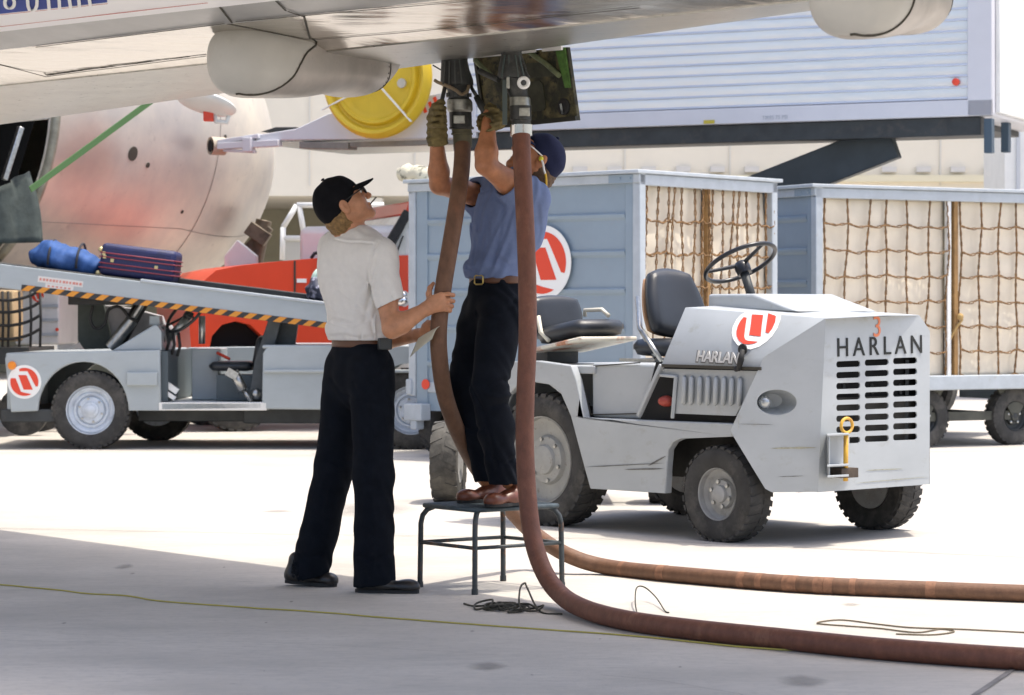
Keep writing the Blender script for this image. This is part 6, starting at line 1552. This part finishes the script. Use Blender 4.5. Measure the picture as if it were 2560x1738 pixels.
# shirt
S = SDF()
S.cone(P(1238, 690, 11.26), P(1264, 560, 11.28), .140, .172, .05, flat=(fB, .76)); S.cone(P(1264, 560, 11.28), P(1270, 510, 11.28), .172, .15, .05, flat=(fB, .76)); S.cone(sR, sL, .07, .07, .09); S.cone(P(1305, 495, 11.28), P(1318, 474, 11.28), .085, .064, .05)
S.ell(P(1318, 560, 11.24), (.075, .10, .12), None, .06); S.ell(P(1226, 668, 11.24), (.12, .11, .06), None, .05)
heL = sL.lerp(eL, .50); heR = sR.lerp(eR, .28)
dL = (eL-sL).normalized(); dR = (eR-sR).normalized()
S.cone(sL, heL+dL*.05, .08, .078, .05); S.cone(sR, heR+dR*.05, .076, .070, .05)
dk = folds(2.1, .0045, 80, 30, -36); S.disp(dk)
for q_, Y_, am, w_ in (([(1232, 468), (1213, 508), (1203, 540), (1197, 578)], 11.25, .010, .007), ([(1288, 474), (1291, 540), (1298, 610), (1303, 690)], 11.15, .006, .005), ([(1262, 530), (1232, 590), (1208, 640), (1190, 686)], 11.2, .007, .009), ([(1285, 520), (1262, 590), (1236, 650), (1222, 690)], 11.2, .006, .008),
        ([(1180, 560), (1192, 610), (1184, 660)], 11.25, .006, .008), ([(1168, 668), (1190, 678), (1230, 670)], 11.2, .006, .007), ([(1240, 640), (1270, 660), (1296, 652)], 11.2, .005, .008), ([(1250, 474), (1244, 500), (1262, 520)], 11.2, .007, .007), ([(1186, 470), (1205, 484), (1226, 478)], 11.35, .006, .006), ([(1345, 520), (1350, 580), (1338, 640)], 11.2, .005, .010), ([(1220, 540), (1222, 590), (1214, 630)], 11.2, .005, .008)):
    S.crease(q_, Y_, am, w_); S.crease([(x+5, y-2) for x, y in q_], Y_, -am*.6, w_*1.3)
S.cut(heL, dL, heL-V((.11, .14, .09)), heL+V((.07, .1, .14))); S.cut(heR, dR, heR-V((.14, .12, .12)), heR+V((.04, .12, .1)))
S.cone(heL-dL*.05, heL+dL*.07, .062, .066, .004, op='s'); S.cone(heR-dR*.04, heR+dR*.07, .057, .06, .004, op='s')
S.cone(P(1334, 436, 11.27), P(1318, 476, 11.28), .06, .062, .012, op='s')
S.cut(P(1240, 697, 11.26), (0, 0, -1), *BOX)
w0 = P(1215, 520, 11.1)
for k_, (x0, sl, wd) in enumerate(((1205, .30, .010), (1246, .18, .009), (1290, -.1, .010), (1176, .1, .008))):
    xx = P(x0, 600, 11.1).x; z0_ = P(x0, 600, 11.1).z
    S.disp(lambda x, y, z, xx=xx, sl=sl, wd=wd, z0_=z0_: .006*np.exp(-((x-xx-sl*(z-z0_))/wd)**2)*np.exp(-((z-z0_)/.16)**2)*(y < 11.3))
shB = S.build('shirt', M_shirtB, .005, pB)
mb = MB(); mb.box(P(1203, 497, 11.33)+V((0, -.03, 0)), (.02, .006, .016)); mb.build('shirt_badge', mat('badge_red', (.6, .10, .04), .6), shB)
mb = MB(); mb.box(P(1211, 482, 11.33)+V((0, -.035, 0)), (.018, .006, .008)); mb.build('shirt_badge', M_logo_white, shB)
# trousers, belt, shoes
hL_, kL_, aL_ = P(1256, 785, 11.15), P(1222, 965, 11.0), P(1262, 1200, 11.09); hR_, kR_, aR_ = P(1206, 785, 11.36), P(1166, 955, 11.22), P(1222, 1185, 11.3)
S_l = [([hL_, kL_, kL_.lerp(aL_, .45), aL_+V((0, 0, -.03))], [.102, .078, .074, .066], (P(1262, 1211, 11.09), V((0, 0, -1)))), ([hR_, kR_, kR_.lerp(aR_, .45), aR_+V((0, 0, -.03))], [.100, .078, .070, .060], (P(1222, 1204, 11.3), V((.1, 0, -1))))]
trB = trousers(P(1240, 690, 11.26), P(1232, 790, 11.25), S_l, M_navy, pB, fB, .136, .148, seed=2.2, amp=.005, creases=[([(1218, 962), (1255, 948), (1296, 966)], 11.02, .010, .009), ([(1212, 985), (1250, 992), (1294, 985)], 11.02, -.009, .010), ([(1230, 1015), (1262, 1008), (1294, 1018)], 11.02, .008, .010), ([(1180, 830), (1178, 960), (1214, 1030), (1246, 1170)], 11.1, .010, .008), ([(1235, 1140), (1262, 1160), (1292, 1142)], 11.05, .008, .009), ([(1290, 740), (1278, 770), (1250, 785)], 11.05, .008, .007), ([(1160, 760), (1200, 790), (1240, 800)], 11.1, .006, .010), ([(1150, 1060), (1180, 1075), (1205, 1065)], 11.2, .008, .010)])
S = SDF(); S.cone(P(1240, 690, 11.26), P(1240, 709, 11.26), .143, .143, .004, flat=(fB, .74)); S.cut(P(1240, 690, 11.26), (0, 0, 1), *BOX); S.cut(P(1240, 710, 11.26), (0, 0, -1), *BOX); bB = S.build('belt', M_belt, .005, pB)
bk = P(1197, 700, 11.155); mb = MB(); bx = V((.52, -.85, 0)).lerp(V((1, 0, 0)), .5).normalized()
pts = [bk+bx*x*.021+V((0, 0, z*.019)) for x, z in ((-1, -.7), (-.7, -1), (.7, -1), (1, -.7), (1, .7), (.7, 1), (-.7, 1), (-1, .7))]
mb.tube(pts, .0035, 6, closed=True); mb.build('buckle', M_brass, bB)
shoe(V((P(1302, 1250, 11.1).x, 11.12, ZS+.003)), V((P(1218, 1250, 11.02).x-.0, 11.04, ZS+.003)), M_shoeB, pB, w_=.045, h=.1) if False else None
def shoe_px(hx, tx, Yh, Yt, m, parent): return shoe(V(((hx-1280)*Yh/FPX, Yh, ZS+.005)), V(((tx-1280)*Yt/FPX, Yt, ZS+.005)), m, parent, h=.11)
shoe_px(1312, 1218, 11.14, 10.96, M_shoeB, pB); shoe_px(1262, 1146, 11.34, 11.2, M_shoeB, pB)
# gloves
def glove(w_, hand, dirv, fings, thumb, name='glove', cuff=None):
    S = SDF(); d = (V(hand)-V(w_)).normalized()
    S.cone(V(w_)-d*.012, V(w_)+d*.025, .047, .041, .01); S.cone(V(w_)+d*.03, hand, .038, .044, .02)
    for f_ in fings: finger(S, f_, .0135, .012, .002)
    finger(S, thumb, .016, .0135, .008)
    S.cone(V(w_)-d*.05, V(w_)+d*.0, .036, .033, .004, op='s')
    S.disp(lambda x, y, z: .003*np.sin(210*z+40*x)*np.sin(60*x+40*y+2)+.0015*np.sin(330*z-120*x))
    return S.build(name, M_glove, .0045, pB)
q = lambda x, y, Y: P(x, y, Y)
# right glove closed on the left handle
gc = q(1092, 296, 11.14)
glove(q(1093, 342, 11.16), gc, None, [[q(1080, 272+15*i, 11.12), q(1088, 268+15*i, 11.078), q(1104, 267+15*i, 11.075), q(1111, 270+15*i, 11.11)] for i in range(4)], [q(1080, 300, 11.12), q(1088, 268, 11.09), q(1100, 256, 11.1), q(1106, 254, 11.11)])
gc = q(1240, 302, 11.06)
glove(q(1222, 306, 11.02), gc, None, [[q(1250, 283+11*i, 11.05), q(1240, 277+11*i, 11.02), q(1228, 274+12*i, 11.02), q(1216, 272+10*i, 11.05)][: 4] for i in range(3)]+[[q(1252, 312, 11.06), q(1244, 318, 11.02), q(1234, 316, 11.02)]], [q(1240, 290, 11.06), q(1232, 270, 11.05), q(1222, 262, 11.06)])
# ---------------------------------------------------------------- cords on the ground
def cord(pts, r, m, name, label, cat, wig=0.0):
    pp_ = catmull(pts, 10); mb = MB(); mb.tube([p+V((wig*noise.noise(p*9), wig*noise.noise(p*9+V((5, 0, 0))), 0)) for p in pp_], r, 6); o = mb.build(name, m, None, smooth=60); return tag(o, label, cat)
gg = lambda x, y, z=.004: V((G(x, y).x, G(x, y).y, z))
cord([gg(-1400, 1395), gg(-700, 1425), gg(-150, 1452), gg(0, 1464), gg(150, 1478), gg(220, 1487), gg(320, 1492), gg(400, 1505), gg(600, 1520), gg(800, 1533), gg(1000, 1550), gg(1300, 1572), gg(1600, 1594), gg(1850, 1620), gg(2020, 1630), gg(2120, 1636)], .0032, mat('yellow_cord', (.44, .37, .08), .7), 'ground_cord', 'thin yellow cord lying across the shaded concrete in front of both workers', 'cord', .01)
M_rope = mat('dark_rope', (.045, .042, .03), .8, var=.4, vscale=60)
tw = [gg(1160, 1512), gg(1190, 1518)]; rn = random.Random(5)
for k in range(8):
    cx_, cy_, rx_, ry_ = 1215+15*k+8*rn.random(), 1520+1.2*k+3*rn.random(), 22+18*rn.random(), 4+4*rn.random()
    for t in range(5):
        a = 2*math.pi*(t/5+k*.37); tw.append(gg(cx_+rx_*math.cos(a), cy_+ry_*math.sin(a), .004+.022*rn.random()))
tw += [gg(1300, 1503, .05), gg(1312, 1497, .065), gg(1318, 1500, .05), gg(1350, 1532, .006), gg(1405, 1538)]
cord(tw, .0042, M_rope, 'rope_tangle', 'dark tangle of rope lying between the stool and the near hose', 'rope')
cord([gg(1592, 1535), gg(1588, 1522, .03), gg(1592, 1506, .06), gg(1612, 1502, .055), gg(1640, 1512, .03), gg(1662, 1530, .005), gg(1672, 1534)], .003, M_rope, 'string_loop', 'short dark string looping up behind the near hose', 'string')
cord([gg(2600, 1586), gg(2400, 1576), gg(2280, 1572), gg(2200, 1564), gg(2110, 1553), gg(2060, 1556), gg(2046, 1562), gg(2120, 1568), gg(2200, 1574), gg(2290, 1584), gg(2350, 1576), gg(2385, 1582), gg(2330, 1590), gg(2240, 1588)], .003, mat('brown_string', (.13, .10, .06), .8), 'string_coil', 'thin brown string trailing in loops on sunlit concrete behind the near hose', 'string')
# ---------------------------------------------------------------- repeats that were drawn in one go become parts of their own
def split(o, name=None):
    bm = bmesh.new(); bm.from_mesh(o.data); bm.verts.ensure_lookup_table(); seen = {}; isl = []
    for v in bm.verts:
        if v.index in seen: continue
        seen[v.index] = len(isl); st_ = [v]; isl.append([])
        while st_:
            x = st_.pop(); isl[-1].append(x.index)
            for e in x.link_edges:
                y = e.other_vert(x)
                if y.index not in seen: seen[y.index] = seen[v.index]; st_.append(y)
    bm.free()
    if len(isl) < 2: return
    for k in range(len(isl)-1, -1, -1):
        b2 = bmesh.new(); b2.from_mesh(o.data); b2.verts.ensure_lookup_table()
        bmesh.ops.delete(b2, geom=[v for v in b2.verts if seen[v.index] != k], context='VERTS')
        me = o.data.copy() if k else o.data; nm_ = name or o.name.split('.')[0]
        if k:
            c = o.copy(); c.data = me; b2.to_mesh(me); c.name = nm_; COL.objects.link(c)
        else:
            b2.to_mesh(me); o.name = nm_
        b2.free()
SPL = {'column': None, 'vent': None, 'corner_post': None, 'panel_stile': None, 'nose_cheek': None, 'cable': None, 'pedal': None, 'pillar': None, 'drain_port': None, 'sunlit_gap_strip': None,
       'bracket': None, 'coupling_plate': None, 'clasp': None, 'strap': None, 'boom_support': None, 'door_strut': None, 'wheel_nuts': 'wheel_nut', 'wheel_housing': None, 'arm_rest': None,
       'side_rib': None, 'rib': None, 'door_mirror': None, 'warning_sticker': None, 'lens': None, 'side_moulding': None, 'lamp_recess': None, 'lift_ram': None, 'tie_knot': None, 'fairing_gap': None, 'guard_rail': None, 'nozzle_rib': None, 'end_panel': None, 'console': None, 'rear_shutter': None, 'footwell': None, 'hose_line': None, 'engine_bay': None, 'side_frame': None, 'chassis': None, 'coupling_box': None, 'door_surround': None, 'underframe': None}
for o in list(SC.objects):
    b_ = o.name.split('.')[0]
    if o.type == 'MESH' and b_ in SPL: split(o, SPL[b_])
